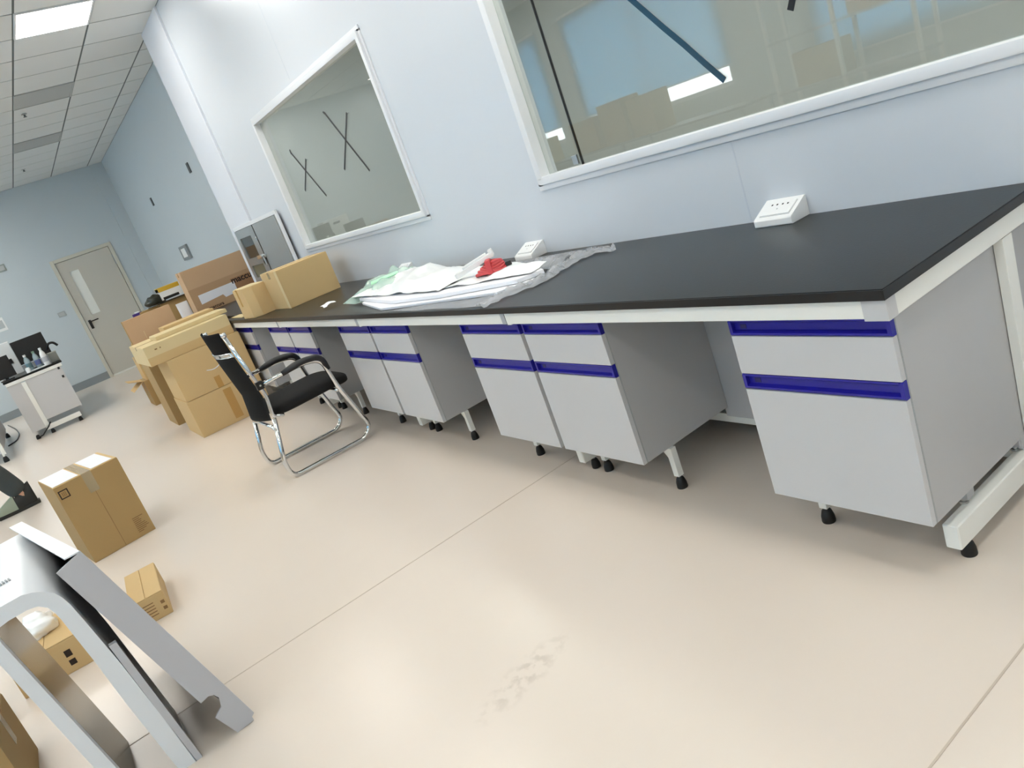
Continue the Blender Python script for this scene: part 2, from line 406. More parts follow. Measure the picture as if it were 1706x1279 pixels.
# windows of the opposite wall: frame, pane, pale blue blind
blindm = bpy.data.materials.new('pale_blue_blind'); blindm.use_nodes = True
nt = blindm.node_tree; nt.nodes.remove(nt.nodes['Principled BSDF'])
d1 = nt.nodes.new('ShaderNodeBsdfDiffuse'); d1.inputs[0].default_value = lin((168, 205, 224))
d2 = nt.nodes.new('ShaderNodeBsdfTranslucent'); d2.inputs[0].default_value = lin((158, 208, 232))
mx = nt.nodes.new('ShaderNodeMixShader'); mx.inputs[0].default_value = 0.5
nt.links.new(d1.outputs[0], mx.inputs[1]); nt.links.new(d2.outputs[0], mx.inputs[2]); nt.links.new(mx.outputs[0], nt.nodes['Material Output'].inputs[0])
for n, (x0, x1, z0, z1) in enumerate(OW):
    fr = MB(); f = 0.06
    fr.box(x0, x1, YO-.12, YO-.04, z0, z0+f).box(x0, x1, YO-.12, YO-.04, z1-f, z1)
    for xx in (x0, (x0+x1)/2-f/2, x1-f): fr.box(xx, xx+f, YO-.12, YO-.04, z0+f, z1-f)
    wo = fr.build('window_%d' % (n+3), M['trim']); wo['kind'] = 'structure'; wo['label'] = 'outside window with pale blue blind on the opposite wall'
    for a, b in ((x0+f, (x0+x1)/2-f/2), ((x0+x1)/2+f/2, x1-f)):
        MB().box(a, b, YO-.085, YO-.078, z0+f, z1-f).build('glass_pane', M['paneclear'], wo)
    t = thing('roller_blind', 'pale blue roller blind on the opposite window wall', 'blind', ((x0+x1)/2, YO+.03, 1.33), 0, 'pale blue roller blinds')
    hw = (x1-x0)/2+.05
    zb = 0 if n < 2 else -.36
    MB().box(-hw, hw, -.003, .0, zb, 1.62).build('fabric', blindm, t)
    MB().box(-hw, hw, -.008, .008, zb-.02, zb+.004, bev=.003).build('bottom_bar', M['trim'], t)
    MB().tube([(-hw, 0, 1.63), (hw, 0, 1.63)], .025).build('roller', M['trim'], t, True)

# ------------------------------------------------------------------ far door
dz = 0.03
fr = MB(); fr.box(XF-.1, XF+.02, -1.225, -1.165, 0, 2.19, bev=.004).box(XF-.1, XF+.02, -.26, -.20, 0, 2.19, bev=.004).box(XF-.1, XF+.02, -1.165, -.26, 2.13, 2.19, bev=.004)
fr.box(XF-.1, XF+.006, -1.165, -.26, 0, .022)
dr = struct('door_1', fr, M['doorframe'], 'beige door with narrow glass slit in the end wall')
leaf = MB(); DX0, DX1 = XF-.045, XF-.002
leaf.box(DX0, DX1, -1.158, -1.02, dz, 2.125).box(DX0, DX1, -.86, -.267, dz, 2.125).box(DX0, DX1, -1.02, -.86, dz, 1.13).box(DX0, DX1, -1.02, -.86, 1.93, 2.125)
lf = leaf.build('door_leaf', M['door'], dr)
MB().box(XF-.03, XF-.02, -1.02, -.86, 1.13, 1.93).build('glass_pane', mat('frosted_slit_glass', (236, 236, 228), 0.3), dr)
h = MB(); h.box(XF-.004, XF+.008, -1.115, -1.07, .90, 1.06, bev=.006); h.tube([(XF, -1.09, 1.03), (XF+.045, -1.09, 1.03)], .011)
h.tube(rnd([(XF+.042, -1.095, 1.03), (XF+.05, -1.06, 1.03), (XF+.045, -.95, 1.03)], .02), .010)
h.build('door_handle', M['blackm'], dr, True)
MB().tube([(XF+.004, -.262, 1.80), (XF+.004, -.262, 1.98)], .012).build('door_hinge', M['base'], dr, True)
MB().tube([(XF+.004, -.262, .25), (XF+.004, -.262, .43)], .012).build('door_hinge', M['base'], dr, True)
MB().box(XF-.04, XF+.012, -1.16, -.265, 0.0, .03, bev=.002).build('door_sill', mat('bright_sill_strip', (236, 236, 228), 0.3, 0.0), dr)
struct('wall_door_backing', MB().box(XF-.9, XF-.8, -2.2, .8, 0, 2.6).box(XF-.8, XF-.1, -2.2, -2.1, 0, 2.6).box(XF-.8, XF-.1, .7, .8, 0, 2.6).box(XF-.9, XF-.1, -2.2, .8, 2.6, 2.7).box(XF-.9, XF-.1, -2.2, .8, -.1, 0), M['wall_far'], 'unseen box added behind the beige door against stray light')  # backing box added to keep outside light from leaking round the door
# switch plates on the end wall and boxes on the side wall
def plate(name, label, x, y, z, wy, hz, m, inner=None):
    t = thing(name, label, 'switch', (x, y, z-hz/2))
    MB().box(0, .01, -wy/2, wy/2, 0, hz, bev=.002).build('plate', m, t)
    MB().box(.008, .014, -wy*.35, wy*.35, hz*.2, hz*.8, bev=.002).build('rocker', inner or M['white'], t)
plate('wall_switch', 'small grey wall switch left of the beige door', XF, -1.43, 1.315, .12, .085, mat('switch_grey', (168, 174, 174), .4), mat('switch_grey2', (182, 186, 186), .4))
plate('wall_switch', 'greyish wall plate high up left of the door', XF, -1.90, 2.34, .12, .12, mat('switch_greyg', (150, 158, 154), .4), mat('switch_grey2', (182, 186, 186), .4))
plate('wall_switch', 'light framed wall plate above the far bench at picture edge', XF, -2.33, 1.50, .16, .22, M['white'], mat('switch_grey2', (182, 186, 186), .4))
for i, x in enumerate((-9.03, -11.93)):
    o = MB().box(x-.045, x+.045, YR-.012, YR, 2.33, 2.45, bev=.003).build('cable_outlet', mat('outlet_dark', (66, 72, 76), .5)); tag(o, ('small dark cable outlet high on side wall nearer the pillar', 'small dark cable outlet high on side wall nearer the corner')[i], 'outlet', 'dark cable outlets')
t = thing('control_box', 'grey framed control panel on side wall above the tan box', 'control panel', (-11.28, YR, 1.42))
MB().box(-.27, .27, -.03, 0, 0, .21, bev=.004).build('housing', mat('control_grey', (128, 134, 136), .4), t)
MB().box(-.15, .13, -.036, -.028, .04, .17, bev=.003).build('display', M['white'], t)

# ------------------------------------------------------------------ pass-through hatch in the wall by the pillar
t = thing('pass_through_hatch', 'stainless steel pass-through hatch with dark glass door beside the pillar', 'hatch', (-6.46, -0.022, 0.90))
fr = MB(); a0, a1, zz0, zz1 = -.72, .68, 0, .585
fr.box(a0-.04, a1+.04, -.02, .0, zz1, zz1+.035, bev=.004).box(a0-.04, a1+.04, -.02, .0, zz0-.035, zz0, bev=.004).box(a0-.05, a0, -.02, .0, zz0, zz1, bev=.004).box(a1, a1+.05, -.02, .0, zz0, zz1, bev=.004)
fr.build('surround', M['trim'], t)
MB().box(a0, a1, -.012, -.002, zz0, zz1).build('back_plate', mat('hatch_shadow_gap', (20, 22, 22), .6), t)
ld = MB(); ld.box(a0+.004, -.63, -.03, -.008, .004, .581).box(-.22, -.065, -.03, -.008, .004, .581).box(-.63, -.22, -.03, -.008, .50, .581).box(-.63, -.22, -.03, -.008, .215, .29).box(-.63, -.22, -.03, -.008, .004, .09)
l = ld.build('door', M['steel'], t)
MB().box(-.63, -.22, -.02, -.012, .29, .50).build('glass_pane', M['glassdark'], l)
MB().box(-.63, -.22, -.02, -.012, .09, .215).build('glass_pane', mat('hatch_lower_pane', (110, 108, 84), .2), l)
rd = MB().box(-.035, a1-.004, -.03, -.008, .004, .581, bev=.002).build('door', mat('satin_steel', (176, 178, 176), .42, .75, var=.03), t)
rd['label'] = 'blank satin steel door leaf'
lt = MB(); lt.box(-.24, .02, -.055, -.03, .262, .30, bev=.006).tube([(-.05, -.05, .28), (-.05, -.05, .20)], .014)
lt.build('latch', M['chrome'], t, True)
MB().box(-.06, -.04, -.045, -.03, .43, .47, bev=.004).build('hinge', M['chrome'], t)

# ------------------------------------------------------------------ the long lab bench
H = 0.80; PITCH = 1.505; B0 = -0.02
bounds = [B0-PITCH*k for k in range(5)]
# worktop
wt = thing('worktop', 'long black worktop running along the white panel wall', 'worktop', (-3.03, -0.375, 0.776))
MB().box(-3.03, 3.03, -0.372, 0.373, 0.0, 0.024, bev=0.002).build('slab', M['top'], wt)
MB().box(-3.03, 3.03, -0.376, -0.3725, -.001, 0.0225, bev=0.001).build('front_edge_band', M['blackm'], wt)
MB().box(3.0305, 3.033, -0.376, 0.373, -.001, 0.0225, bev=0.001).build('end_edge_band', M['blackm'], wt)
# steel frame
bf = thing('bench_frame', 'white steel frame and feet carrying the long black worktop', 'bench frame', (0, 0, 0))
foot = None
def rubber_foot(parent, x, y, z, s=1.0, name='rubber_foot'):
    global foot
    if foot is None:
        foot = MB().lathe([(0.0005, 0), (0.0185, 0.0), (0.0195, 0.003), (0.0185, 0.02), (0.014, 0.036), (0.009, 0.042), (0.0005, 0.043)], seg=18).build(name, M['rubber'], parent, True); o = foot
    else:
        o = bpy.data.objects.new(name, foot.data); COL.objects.link(o); o.parent = parent
    o.location = (x, y, z); o.scale = (s, s, s); return o
for k, b in enumerate(bounds):
    xe = b-0.018
    MB().box(xe-.022, xe+.018, -.622, -.10, .052, .122, bev=.008, seg=3).build('foot_bar', M['frame'], bf, True)
    for y in (-.56, -.16):
        rubber_foot(bf, xe-.002, y, 0)
        MB().tube([(xe-.002, y, .035), (xe-.002, y, .056)], .006).build('foot_bolt', M['bracket'], bf)
    MB().box(b-.012, b+.012, -.215, -.165, .115, .72, bev=.002).build('post', M['frame'], bf)
    MB().box(b-.012, b+.014, -.7355, -.03, .7225, .776, bev=.002).build('side_rail', M['frame'], bf)
for k in range(4):
    x1 = bounds[k]-.013; x0 = bounds[k+1]+.013
    if k: MB().box(x1-.03, x1-.002, -.7365, -.70, .7265, .7755, bev=.001).build('corner_cap', M['bracket'], bf)
    else: MB().box(x1-.03, x1+.0285, -.738, -.70, .722, .7755, bev=.002).build('corner_cap', M['cab'], bf)
    MB().box(x0, x1-.031, -.735, -.70, .7265, .7755, bev=.0015).build('apron', M['frame'], bf)
    MB().box(x0+.445, x1-.445, -.233, -.222, .125, .774).build('back_panel', M['cabside'], bf)
    MB().box(x0, x1, -.22, -.175, .09, .126, bev=.002).build('bottom_rail', M['frame'], bf)

MB().box(-.046, -.034, -.232, -.03, .13, .722).build('end_panel', M['cabside'], bf)
struct('dark_strip_bench', MB().box(-7.3, XN, -.012, 0, 0, .11), mat('dark_strip', (52, 50, 48), .5), 'dark strip along the wall foot below the bench')  # dark strip along the foot of the bench wall
# base cabinets
CW, FR, BK = 0.463, -0.696, -0.235     # width, front plane, back plane ; local x: 0..CW, local y = world y
def handle_profile(w_):
    mb = MB()
    pr = [(0, 0), (-.013, 0), (-.017, .004), (-.017, .009), (-.005, .014), (-.004, .034), (-.014, .038), (-.017, .041), (-.017, .046), (0, .046)]
    mb.prism([(p[0], p[1]) for p in pr], 'x', .010, w_-.010, M['blue'])
    for a, b_ in ((0, .0105), (w_-.0105, w_)): mb.prism([(0, 0), (-.013, 0), (-.017, .004), (-.017, .042), (-.013, .046), (0, .046)], 'x', a, b_, M['blue'])
    mb.box(.03, .05, -.0055, -.004, .017, .030, m=M['bluedark'])
    return mb
def make_cabinet(right):
    t = thing('base_cabinet', 'x', 'cabinet', (0, 0, 0))
    b = MB(); z0, z1 = .166, .716
    b.box(0, .017, FR+.022, BK, z0, z1).box(CW-.017, CW, FR+.022, BK, z0, z1).box(.017, CW-.017, BK-.012, BK, z0, z1).box(.017, CW-.017, FR+.022, BK-.012, z0, z0+.017).box(.017, CW-.017, FR+.022, BK-.012, z1-.017, z1)
    b.build('body', M['cabside'], t)
    for ex in (.0005, CW-.018): MB().box(ex, ex+.0175, FR+.0185, FR+.0215, z0, z1).build('edge_band', M['cabedge'], t)
    d = MB().box(.001, CW-.001, FR, FR+.018, .5535, .665, bev=.001).build('drawer', M['cab'], t)
    h1 = handle_profile(CW-.001).build('handle', None, d); h1.location = (.0005, FR+.0175, .6655)
    g = MB().box(.001, CW-.001, FR, FR+.018, .165, .5045, bev=.001).build('door', M['cab'], t)
    h2 = bpy.data.objects.new('handle', h1.data); COL.objects.link(h2); h2.parent = g; h2.location = (.0005, FR+.0175, .5055)
    # adjustable legs
    for lx in ((.05,) if right else (.05, CW-.0)):
        for y in (-.56,):
            L = MB(); L.box(lx-.013, lx+.013, y-.013, y+.013, .05, .166, bev=.002)
            L.prism([(lx-.05, .165), (lx-.012, .165), (lx-.012, .125), (lx-.03, .15)], 'y', y-.012, y+.012)
            o = L.build('leg', M['frame'], t)
            rubber_foot(o, lx, y, 0, 1.05)
    if right:
        for y in (-.51, -.225):
            o = MB().box(CW-.045, CW-.004, y-.018, y+.018, .14, .1655, bev=.002).build('leg_bracket', M['bracket'], t)
            MB().tube([(CW-.025, y, .121), (CW-.025, y, .145)], .007).tube([(CW-.025, y, .1215), (CW-.025, y, .127)], .012).build('levelling_bolt', M['steel'], o)
    return t
cr = make_cabinet(True); cl_ = make_cabinet(False)
labs = {'A': 'white base cabinet with blue handles at the near right end of the bench', 'B1': 'white base cabinet with blue handles, second from the near right end', 'B2': 'white base cabinet with blue handles, third from the near right end',
        'C1': 'white base cabinet with blue handles, fourth from the near right end', 'C2': 'white base cabinet with blue handles, fifth from the near end, right of the chair seat',
        'D1': 'white base cabinet with blue handles behind the chair armrests, sixth from near end', 'D2': 'white base cabinet with blue handles behind the chair, seventh from near end', 'E': 'white base cabinet with blue handles at the far end beside the cartons'}
order = [('A', 0, 1), ('B1', 0, 0), ('B2', 1, 1), ('C1', 1, 0), ('C2', 2, 1), ('D1', 2, 0), ('D2', 3, 1), ('E', 3, 0)]
ur = ul = True
for n, k, right in order:
    if right: o = cr if ur else copy_tree(cr); ur = False; x = bounds[k]-.0125-CW
    else: o = cl_ if ul else copy_tree(cl_); ul = False; x = bounds[k+1]+.0125
    o.location = (x, 0, 0); o['label'] = labs[n]; o['group'] = 'white base cabinets under the long bench'

# sockets on the worktop
def socket(x, lab):
    t = thing('desk_socket', lab, 'socket', (x, 0, H+.0005), 0, 'white wedge sockets on the worktop')
    MB().prism([(-.001, 0), (-.096, 0), (-.098, .003), (-.098, .022), (-.094, .027), (-.008, .0675), (-.001, .0675)], 'x', -.075, .075, bev=.0015).build('housing', M['socket'], t, True)
    ang = math.atan2(.0405, .086); rot = Matrix.Rotation(ang, 3, 'X')
    p = MB().box(-.058, .058, -.032, .032, 0, .005, bev=.0015).build('face_plate', M['socket'], t); p.location = (0, -.052, .0455); p.rotation_euler = (ang, 0, 0)
    g = MB().box(-.060, .060, -.0355, -.033, .0, .0012).box(.0585, .0605, -.0355, .033, 0, .0012).build('shadow_gap', M['bracket'], p)
    for hx in (-.03, -.01, .012, .032):
        MB().box(hx-.003, hx+.003, .012, .019, .0046, .0054).build('slot', M['hole'], p)
    MB().lathe([(.0005, 0), (.003, 0), (.003, .0008), (.0005, .0008)], (0, -.006, .0046), 8).build('indicator', M['bracket'], p)
socket(-.756, 'white wedge power socket alone on the bare black worktop'); socket(-2.25, 'white wedge power socket behind the clear plastic film'); socket(-3.735, 'white wedge power socket half hidden behind the white bag')

# ------------------------------------------------------------------ cartons
def carton(label, front_x, y0, y1, z0, h, depth, m='card', rotz=0, tape_m='tapec', name='cardboard_box', seamdir='y', drop=.10, group='cardboard boxes', flap_m=None, taped=True):
    """front face at front_x (facing +x), y0..y1, standing on z0. local: x from -depth..0, y 0..w"""
    w_ = y1-y0
    t = thing(name, label, 'box', (front_x, y0, z0), rotz, group)
    MB().box(-depth, 0, 0, w_, 0, h-.004, bev=.005, seg=2).build('body', M[m], t)
    fm = M[flap_m or m]
    if seamdir == 'y':
        MB().box(-depth+.002, -depth/2-.0015, .002, w_-.002, h-.0045, h, bev=.0012, seg=1).build('flap', fm, t)
        MB().box(-depth/2+.0015, -.002, .002, w_-.002, h-.0045, h, bev=.0012, seg=1).build('flap', fm, t)
        tp = MB().box(-depth/2-.026, -depth/2+.026, -.0007, w_+.0007, h, h+.0006); tp.box(-depth/2-.026, -depth/2+.026, -.0008, 0, h-drop, h).box(-depth/2-.026, -depth/2+.026, w_, w_+.0008, h-drop, h)
    else:
        MB().box(-depth+.002, -.002, .002, w_/2-.0015, h-.0045, h, bev=.0012, seg=1).build('flap', fm, t)
        MB().box(-depth+.002, -.002, w_/2+.0015, w_-.002, h-.0045, h, bev=.0012, seg=1).build('flap', fm, t)
        tp = MB().box(-depth, .0008, w_/2-.026, w_/2+.026, h, h+.0006); tp.box(0, .0008, w_/2-.026, w_/2+.026, h-drop, h)
    if taped: tp.build('tape', M[tape_m], t)
    else: tp.bm.free()
    return t
# stack by the chair
G1 = carton('large brown carton on the floor at the bottom of the stack', -5.79, -1.363, -.735, 0, .325, .62, 'card', seamdir='x', drop=.06, taped=False)
MB().box(0, .0008, .30, .37, .03, .30).build('tape_stain', M['tapeb'], G1)
G2 = carton('large brown carton lying on the bottom carton behind the chair', -5.80, -1.355, -.735, .327, .37, .62, 'card', seamdir='x', drop=.05, taped=False)
MB().box(0, .0008, .275, .325, .0, .10).build('tape_stain', M['tapeb'], G2)
sm = MB(); sm.tube([(.001, .25+.14*q/8, .175-.022*math.sin(PI*q/8)+.02*q/8) for q in range(9)], .0035, 6); sm.build('white_print', M['paper'], G2)
MB().box(0, .012, .40, .435, .001, .03, bev=.003).build('strap_clip', M['blackm'], G2)
G3 = carton('long flat pale carton laid on top of the two brown cartons', -5.84, -1.468, -.757, .699, .163, .86, 'card4', seamdir='y', drop=.03)
MB().box(.0, .0012, .0, .71, .0, .070).build('lower_band', M['card'], G3)
pr = MB(); pr.box(.0012, .002, .08, .10, .115, .125).box(.0012, .002, .12, .13, .115, .125); pr.build('small_print', M['inkf'], G3)
G3b = carton('thin pale carton lying on the long flat carton', -6.02, -1.32, -.70, .863, .034, .36, 'card4', seamdir='y', drop=.02, taped=False)
G3c = carton('small flat tan carton on top of the carton pile', -6.39, -1.18, -.72, .863, .058, .28, 'card', seamdir='y', drop=.02, taped=False)
G4s = carton('tall carton standing behind the stack under the upright sheet', -6.86, -1.38, -.80, 0, .84, .5, 'card3')
t = thing('cardboard_sheet', 'flattened tan carton standing upright behind the flat carton', 'box', (-6.9, -1.405, .842), 0, 'cardboard boxes')
MB().box(-.03, 0, 0, .435, 0, .235, bev=.003).build('sheet', M['card2'], t)
MB().box(-.034, -.004, -.006, 0, 0, .236, bev=.001).build('fold_edge', M['card3'], t)
MB().box(.0002, .0015, .13, .135, .0, .09).build('crease', M['card4'], t)
G5a = carton('narrow brown carton on the floor half hidden by the stack', -8.35, -1.215, -.75, 0, .60, .40, 'card3')
G5b = carton('low open brown carton behind the stack beside the door path', -8.75, -1.30, -.85, 0, .31, .40, 'card3')
for r, yy in ((.5, 0), (-.3, 0)):
    f = MB().box(-.36, -.03, -.16, 0, 0, .004); o = f.build('open_flap', M['card'], G5b); o.location = (0, .0, .31); o.rotation_euler = (r, 0, 0)
G5c = carton('small carton balanced on the low open carton', -8.77, -1.26, -.95, .312, .27, .34, 'card', drop=.05)

# second bench behind the pillar with the printed carton
t = thing('side_worktop', 'black topped side bench beyond the end of the long bench', 'worktop', (-7.7, -.3, 0))
mb = MB(); mb.prism([(1.60, -.33), (1.60, .272), (.315, .272), (.315, .565), (-1.6, .565), (-1.6, -.33)], 'z', .776, .80); mb.build('slab', M['top'], t)
for x in (-1.56, -.05, 1.55): MB().box(x-.02, x+.02, -.28, .24, 0, .776).build('leg_panel', M['cabside'], t)
mc = carton('big tan carton printed maccura on the side bench by the pillar', -8.15, -.531, .215, .80, .50, .26, 'card2', drop=.05, tape_m='tapeb')
MB().box(0, .0012, .0, .746, .0, .285).build('darker_band', mat('cardboard_band', (186, 152, 116), .85, var=.05, scale=3), mc)
MB().box(.0012, .002, .47, .746, .0, .24).build('brown_print_field', mat('cardboard_print', (164, 122, 88), .85, var=.05, scale=3), mc)
def text_mesh(s, size, m, parent, loc, rot, ext=.0006):
    cu = bpy.data.curves.new('txt', 'FONT'); cu.body = s; cu.size = size; cu.extrude = ext; cu.offset = .0015*size/.06
    o = bpy.data.objects.new('txt', cu); COL.objects.link(o)
    dg = bpy.context.evaluated_depsgraph_get(); me = bpy.data.meshes.new_from_object(o.evaluated_get(dg))
    bpy.data.objects.remove(o); me.materials.clear(); me.materials.append(m)
    q = bpy.data.objects.new('lettering', me); COL.objects.link(q); q.parent = parent; q.location = loc; q.rotation_euler = rot; return q
text_mesh('maccura', .095, M['ink'], mc, (.003, .474, .185), (PI/2, 0, PI/2))
text_mesh('maccura', .05, M['ink'], mc, (.0022, .13, .012), (PI/2, 0, PI/2))
mb = MB(); mb.prism([(.075, .20), (.50, .205), (.50, .085), (.35, .075), (.33, .115), (.075, .095)], 'x', .002, .0032); mb.build('paper_label', M['paper'], mc)
# clutter beside the printed carton
ya = thing('yellow_white_box', 'flat yellow and white box behind the printed carton', 'box', (-8.62, -.74, 1.075))
MB().box(-.2, 0, 0, .24, 0, .14, bev=.004).build('body', M['white'], ya); MB().box(-.2, .001, .0, .241, .095, .145, bev=.003).build('lid', mat('yellow_print', (212, 172, 52), .5), ya)
MB().box(.0005, .0015, .02, .2, -.0, .03).build('black_strip', M['blackm'], ya)
st = carton('grey lidded carton under the yellow box', -8.60, -.78, -.40, .80, .255, .3, 'card3')
MB().box(0, .04, -.14, .30, .25, .256).build('open_flap', mat('black_board', (38, 38, 36), .6), st)
pb = thing('paper_bundle', 'white paper bundle leaning beside the printed carton', 'paper', (-8.42, -.66, .80))
for k in range(3): MB().box(-.04+.012*k, -.03+.012*k, .0+.01*k, .13-.012*k, 0, .19-.03*k, rot=Matrix.Rotation(-.12, 3, 'Y')).build('sheet', M['paper'], pb)
def crumple(name, label, cat, loc, sx, sy, sz, m, seed, nu=26, nv=26, amp=.35, freq=3.0, flat=False):
    rng = Vector((seed*3.7, seed*1.3, seed*2.1))
    def fn(u, v):
        th = u*2*PI; ph = v*PI
        d = Vector((math.sin(ph)*math.cos(th), math.sin(ph)*math.sin(th), math.cos(ph)))
        r = 1+amp*(noise.noise(d*freq*.6+rng)+.6*abs(noise.noise(d*freq*1.7+rng)))
        p = Vector((d.x*sx*r, d.y*sy*r, d.z*sz*r))
        if p.z < -sz*.55: p.z = -sz*.55
        p.z += sz*.55
        return p
    mb = MB(); mb.grid(fn, nu, nv); bmesh.ops.remove_doubles(mb.bm, verts=mb.bm.verts, dist=1e-5)
    o = mb.build(name, m, None, 'all'); o.location = loc; tag(o, label, cat); return o
crumple('black_bag', 'dark crumpled bag on the clutter behind the stack', 'bag', (-8.72, -.80, 1.057), .11, .10, .07, mat('dark_green_bag', (44, 46, 36), .5), 3)
mb = carton('plain brown carton under the dark bag', -8.78, -1.0, -.79, .80, .24, .2, 'card3')
pu = thing('purple_glove_box', 'small purple and white box at the far end of the clutter', 'box', (-8.80, -1.045, .96))
MB().box(-.06, 0, -.03, .07, 0, .085, bev=.006).build('body', mat('purple_print', (66, 44, 120), .5), pu); MB().box(-.05, -.01, .0, .05, .085, .10, bev=.006).build('tissue', M['white'], pu)
o = carton('little carton carrying the purple box', -8.77, -1.10, -1.01, .80, .16, .12, 'card3')

# ------------------------------------------------------------------ boxes on the bench
bx = carton('tan carton on the worktop under the hatch', -4.695, -.555, -.14, H, .29, .42, 'card', seamdir='y', drop=.05)
bx['category'] = 'box'
MB().box(-.055, .0012, -.001, .0, 0, .29).build('edge_fold', M['card4'], bx)
# octagonal-ish smaller carton
cy = thing('cardboard_box', 'smaller rounded pale carton beside the tan carton on the worktop', 'box', (-5.09, -.66, H), 0, 'cardboard boxes')
MB().prism([(0, .0), (.0, .115), (-.40, .115), (-.40, -.03), (-.30, -.075), (-.06, -.06)], 'z', 0, .235, bev=.006).build('body', M['card'], cy)
MB().prism([(-.004, .0), (-.004, .112), (-.395, .112), (-.395, -.028), (-.30, -.071), (-.062, -.056)], 'z', .2355, .2385).build('lid', M['card4'], cy)
MB().box(-.24, -.19, -.0705, -.0685, .10, .239).build('tape', M['tapeb'], cy)
o = MB().box(-5.98, -5.62, -.70, -.62, H+.0005, H+.008, bev=.001).build('wood_strip', M['card4']); tag(o, 'flat pale strip lying at the far end of the worktop', 'strip')
def crumpled_sheet(name, label, cat, corners, z, amp, m, seed, n=22, freq=9, edge=0.0, thick=0):
    c = [Vector(p) for p in corners]
    rng = Vector((seed*5.1, seed*2.3, 0))
    def fn(u, v):
        p = (c[0]*(1-u)+c[1]*u)*(1-v)+(c[3]*(1-u)+c[2]*u)*v
        q = Vector((p.x*freq, p.y*freq, 0))+rng
        hgt = amp*(.55+.6*noise.noise(q)+.22*abs(noise.noise(q*2.1)))*(1-edge+edge*min(1, 5*min(u, 1-u, v, 1-v)))
        s = .02*noise.noise(q*1.3+Vector((9, 9, 9)))
        return Vector((p.x+s, p.y+s*.6, z+max(.001, hgt)))
    mb = MB(); mb.grid(fn, n, n, thick=thick)
    o = mb.build(name, m, None, 'all'); return tag(o, label, cat)
crumpled_sheet('tissue_paper', 'small crumpled white tissue alone on the worktop', 'tissue', [(-3.84, -.63), (-3.74, -.64), (-3.70, -.57), (-3.80, -.56)], H+.001, .04, M['paper'], 2, 12, 14)

# ------------------------------------------------------------------ packing heap on the bench
def slab(name, label, pts, z0, z1, m, cat='panel', grp=None):
    o = MB().prism(pts, 'z', z0, z1, bev=min(.004, (z1-z0)*.3)).build(name, m, None, True); return tag(o, label, cat, grp)
foam = mat('white_foam_sheet', (244, 244, 248), .55, bump=.1, bscale=20)
slab('foam_panel', 'bottom white foam board of the packing heap on the worktop', [(-3.22, -.60), (-2.71, -.715), (-1.76, -.60), (-1.67, -.47), (-1.72, -.38), (-2.2, -.24), (-3.1, -.22), (-3.40, -.40)], H+.0008, H+.014, foam, 'foam board', 'white foam boards')
slab('foam_panel', 'upper white foam board of the packing heap on the worktop', [(-3.30, -.575), (-2.66, -.665), (-2.2, -.632), (-1.71, -.52), (-1.66, -.41), (-1.80, -.35), (-2.3, -.22), (-3.2, -.20), (-3.42, -.37)], H+.0165, H+.034, foam, 'foam board', 'white foam boards')
M['bagw'] = mat('white_plastic_bag_film', (250, 252, 252), .3)
M['bagg'] = film('green_tinted_bag_film', (212, 242, 226), .5, .2)
M['clear'] = film('clear_plastic_film', (222, 224, 230), .42, .15)
crumpled_sheet('white_plastic_bag', 'crumpled white plastic bag over the foam boards', 'bag', [(-3.42, -.575), (-2.25, -.60), (-2.28, -.26), (-3.42, -.12)], H+.034, .07, M['bagw'], 4, 44, 5.5, edge=.75)
crumpled_sheet('white_plastic_bag', 'crumpled thin white bag at the right end of the heap', 'bag', [(-2.30, -.57), (-1.68, -.47), (-1.72, -.33), (-2.30, -.24)], H+.034, .028, M['bagw'], 9, 30, 9, edge=.6)
crumpled_sheet('green_plastic_bag', 'pale green see-through bag at the left end of the heap', 'bag', [(-3.48, -.61), (-3.0, -.56), (-3.1, -.12), (-3.68, -.08)], H+.003, .115, M['bagg'], 6, 36, 6, edge=.8)
o = MB().prism([(0, 0), (.17, .008), (.17, .014), (0, .006)], 'y', -.018, .018).build('green_strip', mat('bright_green_plastic', (176, 236, 196), .4)); o.location = (-3.30, -.47, H+.083); o.rotation_euler = (.3, 0, 1.05); tag(o, 'bright green strip across the pale green bag', 'strip')
# clear film trailing to the wall
fo = [(-1.625, -.755), (-1.628, -.643), (-1.571, -.539), (-1.572, -.445), (-1.60, -.36), (-1.63, -.30), (-1.64, -.24), (-1.62, -.155), (-1.515, -.158), (-1.50, -.147)]
fi = [(-1.75, -.735), (-1.721, -.635), (-1.72, -.50), (-1.70, -.408), (-1.705, -.366), (-1.762, -.27), (-1.80, -.19), (-1.76, -.07), (-1.67, -.07), (-1.545, -.11)]
def film_fn(u, v):
    k = u*(len(fo)-1); i = min(int(k), len(fo)-2); t = k-i
    a = Vector(fo[i]).lerp(Vector(fo[i+1]), t); b = Vector(fi[i]).lerp(Vector(fi[i+1]), t); p = a.lerp(b, v)
    q = Vector((p.x*16, p.y*16, 3)); z = .004+.038*abs(noise.noise(q))+.02*abs(noise.noise(q*2.5))
    return Vector((p.x+.01*noise.noise(q*1.5), p.y+.006*noise.noise(q*1.7+Vector((5, 5, 5))), H+.001+z*(.25+.75*math.sin(PI*v))))
mb = MB(); mb.grid(film_fn, 70, 10); o = mb.build('plastic_film', M['clear'], None, 'all'); tag(o, 'clear crinkled plastic film trailing from heap to wall', 'plastic film')
def film2(u, v):
    p = Vector((-2.66, -.735)).lerp(Vector((-1.68, -.735)), u).lerp(Vector((-2.45, -.69)).lerp(Vector((-1.70, -.60)), u), v); q = Vector((p.x*14, p.y*14, 8))
    return Vector((p.x, p.y, H+.0012+.006*abs(noise.noise(q))))
mb = MB(); mb.grid(film2, 30, 5); o = mb.build('plastic_film', M['clear'], None, 'all'); tag(o, 'clear plastic film lying flat along the worktop front edge', 'plastic film')
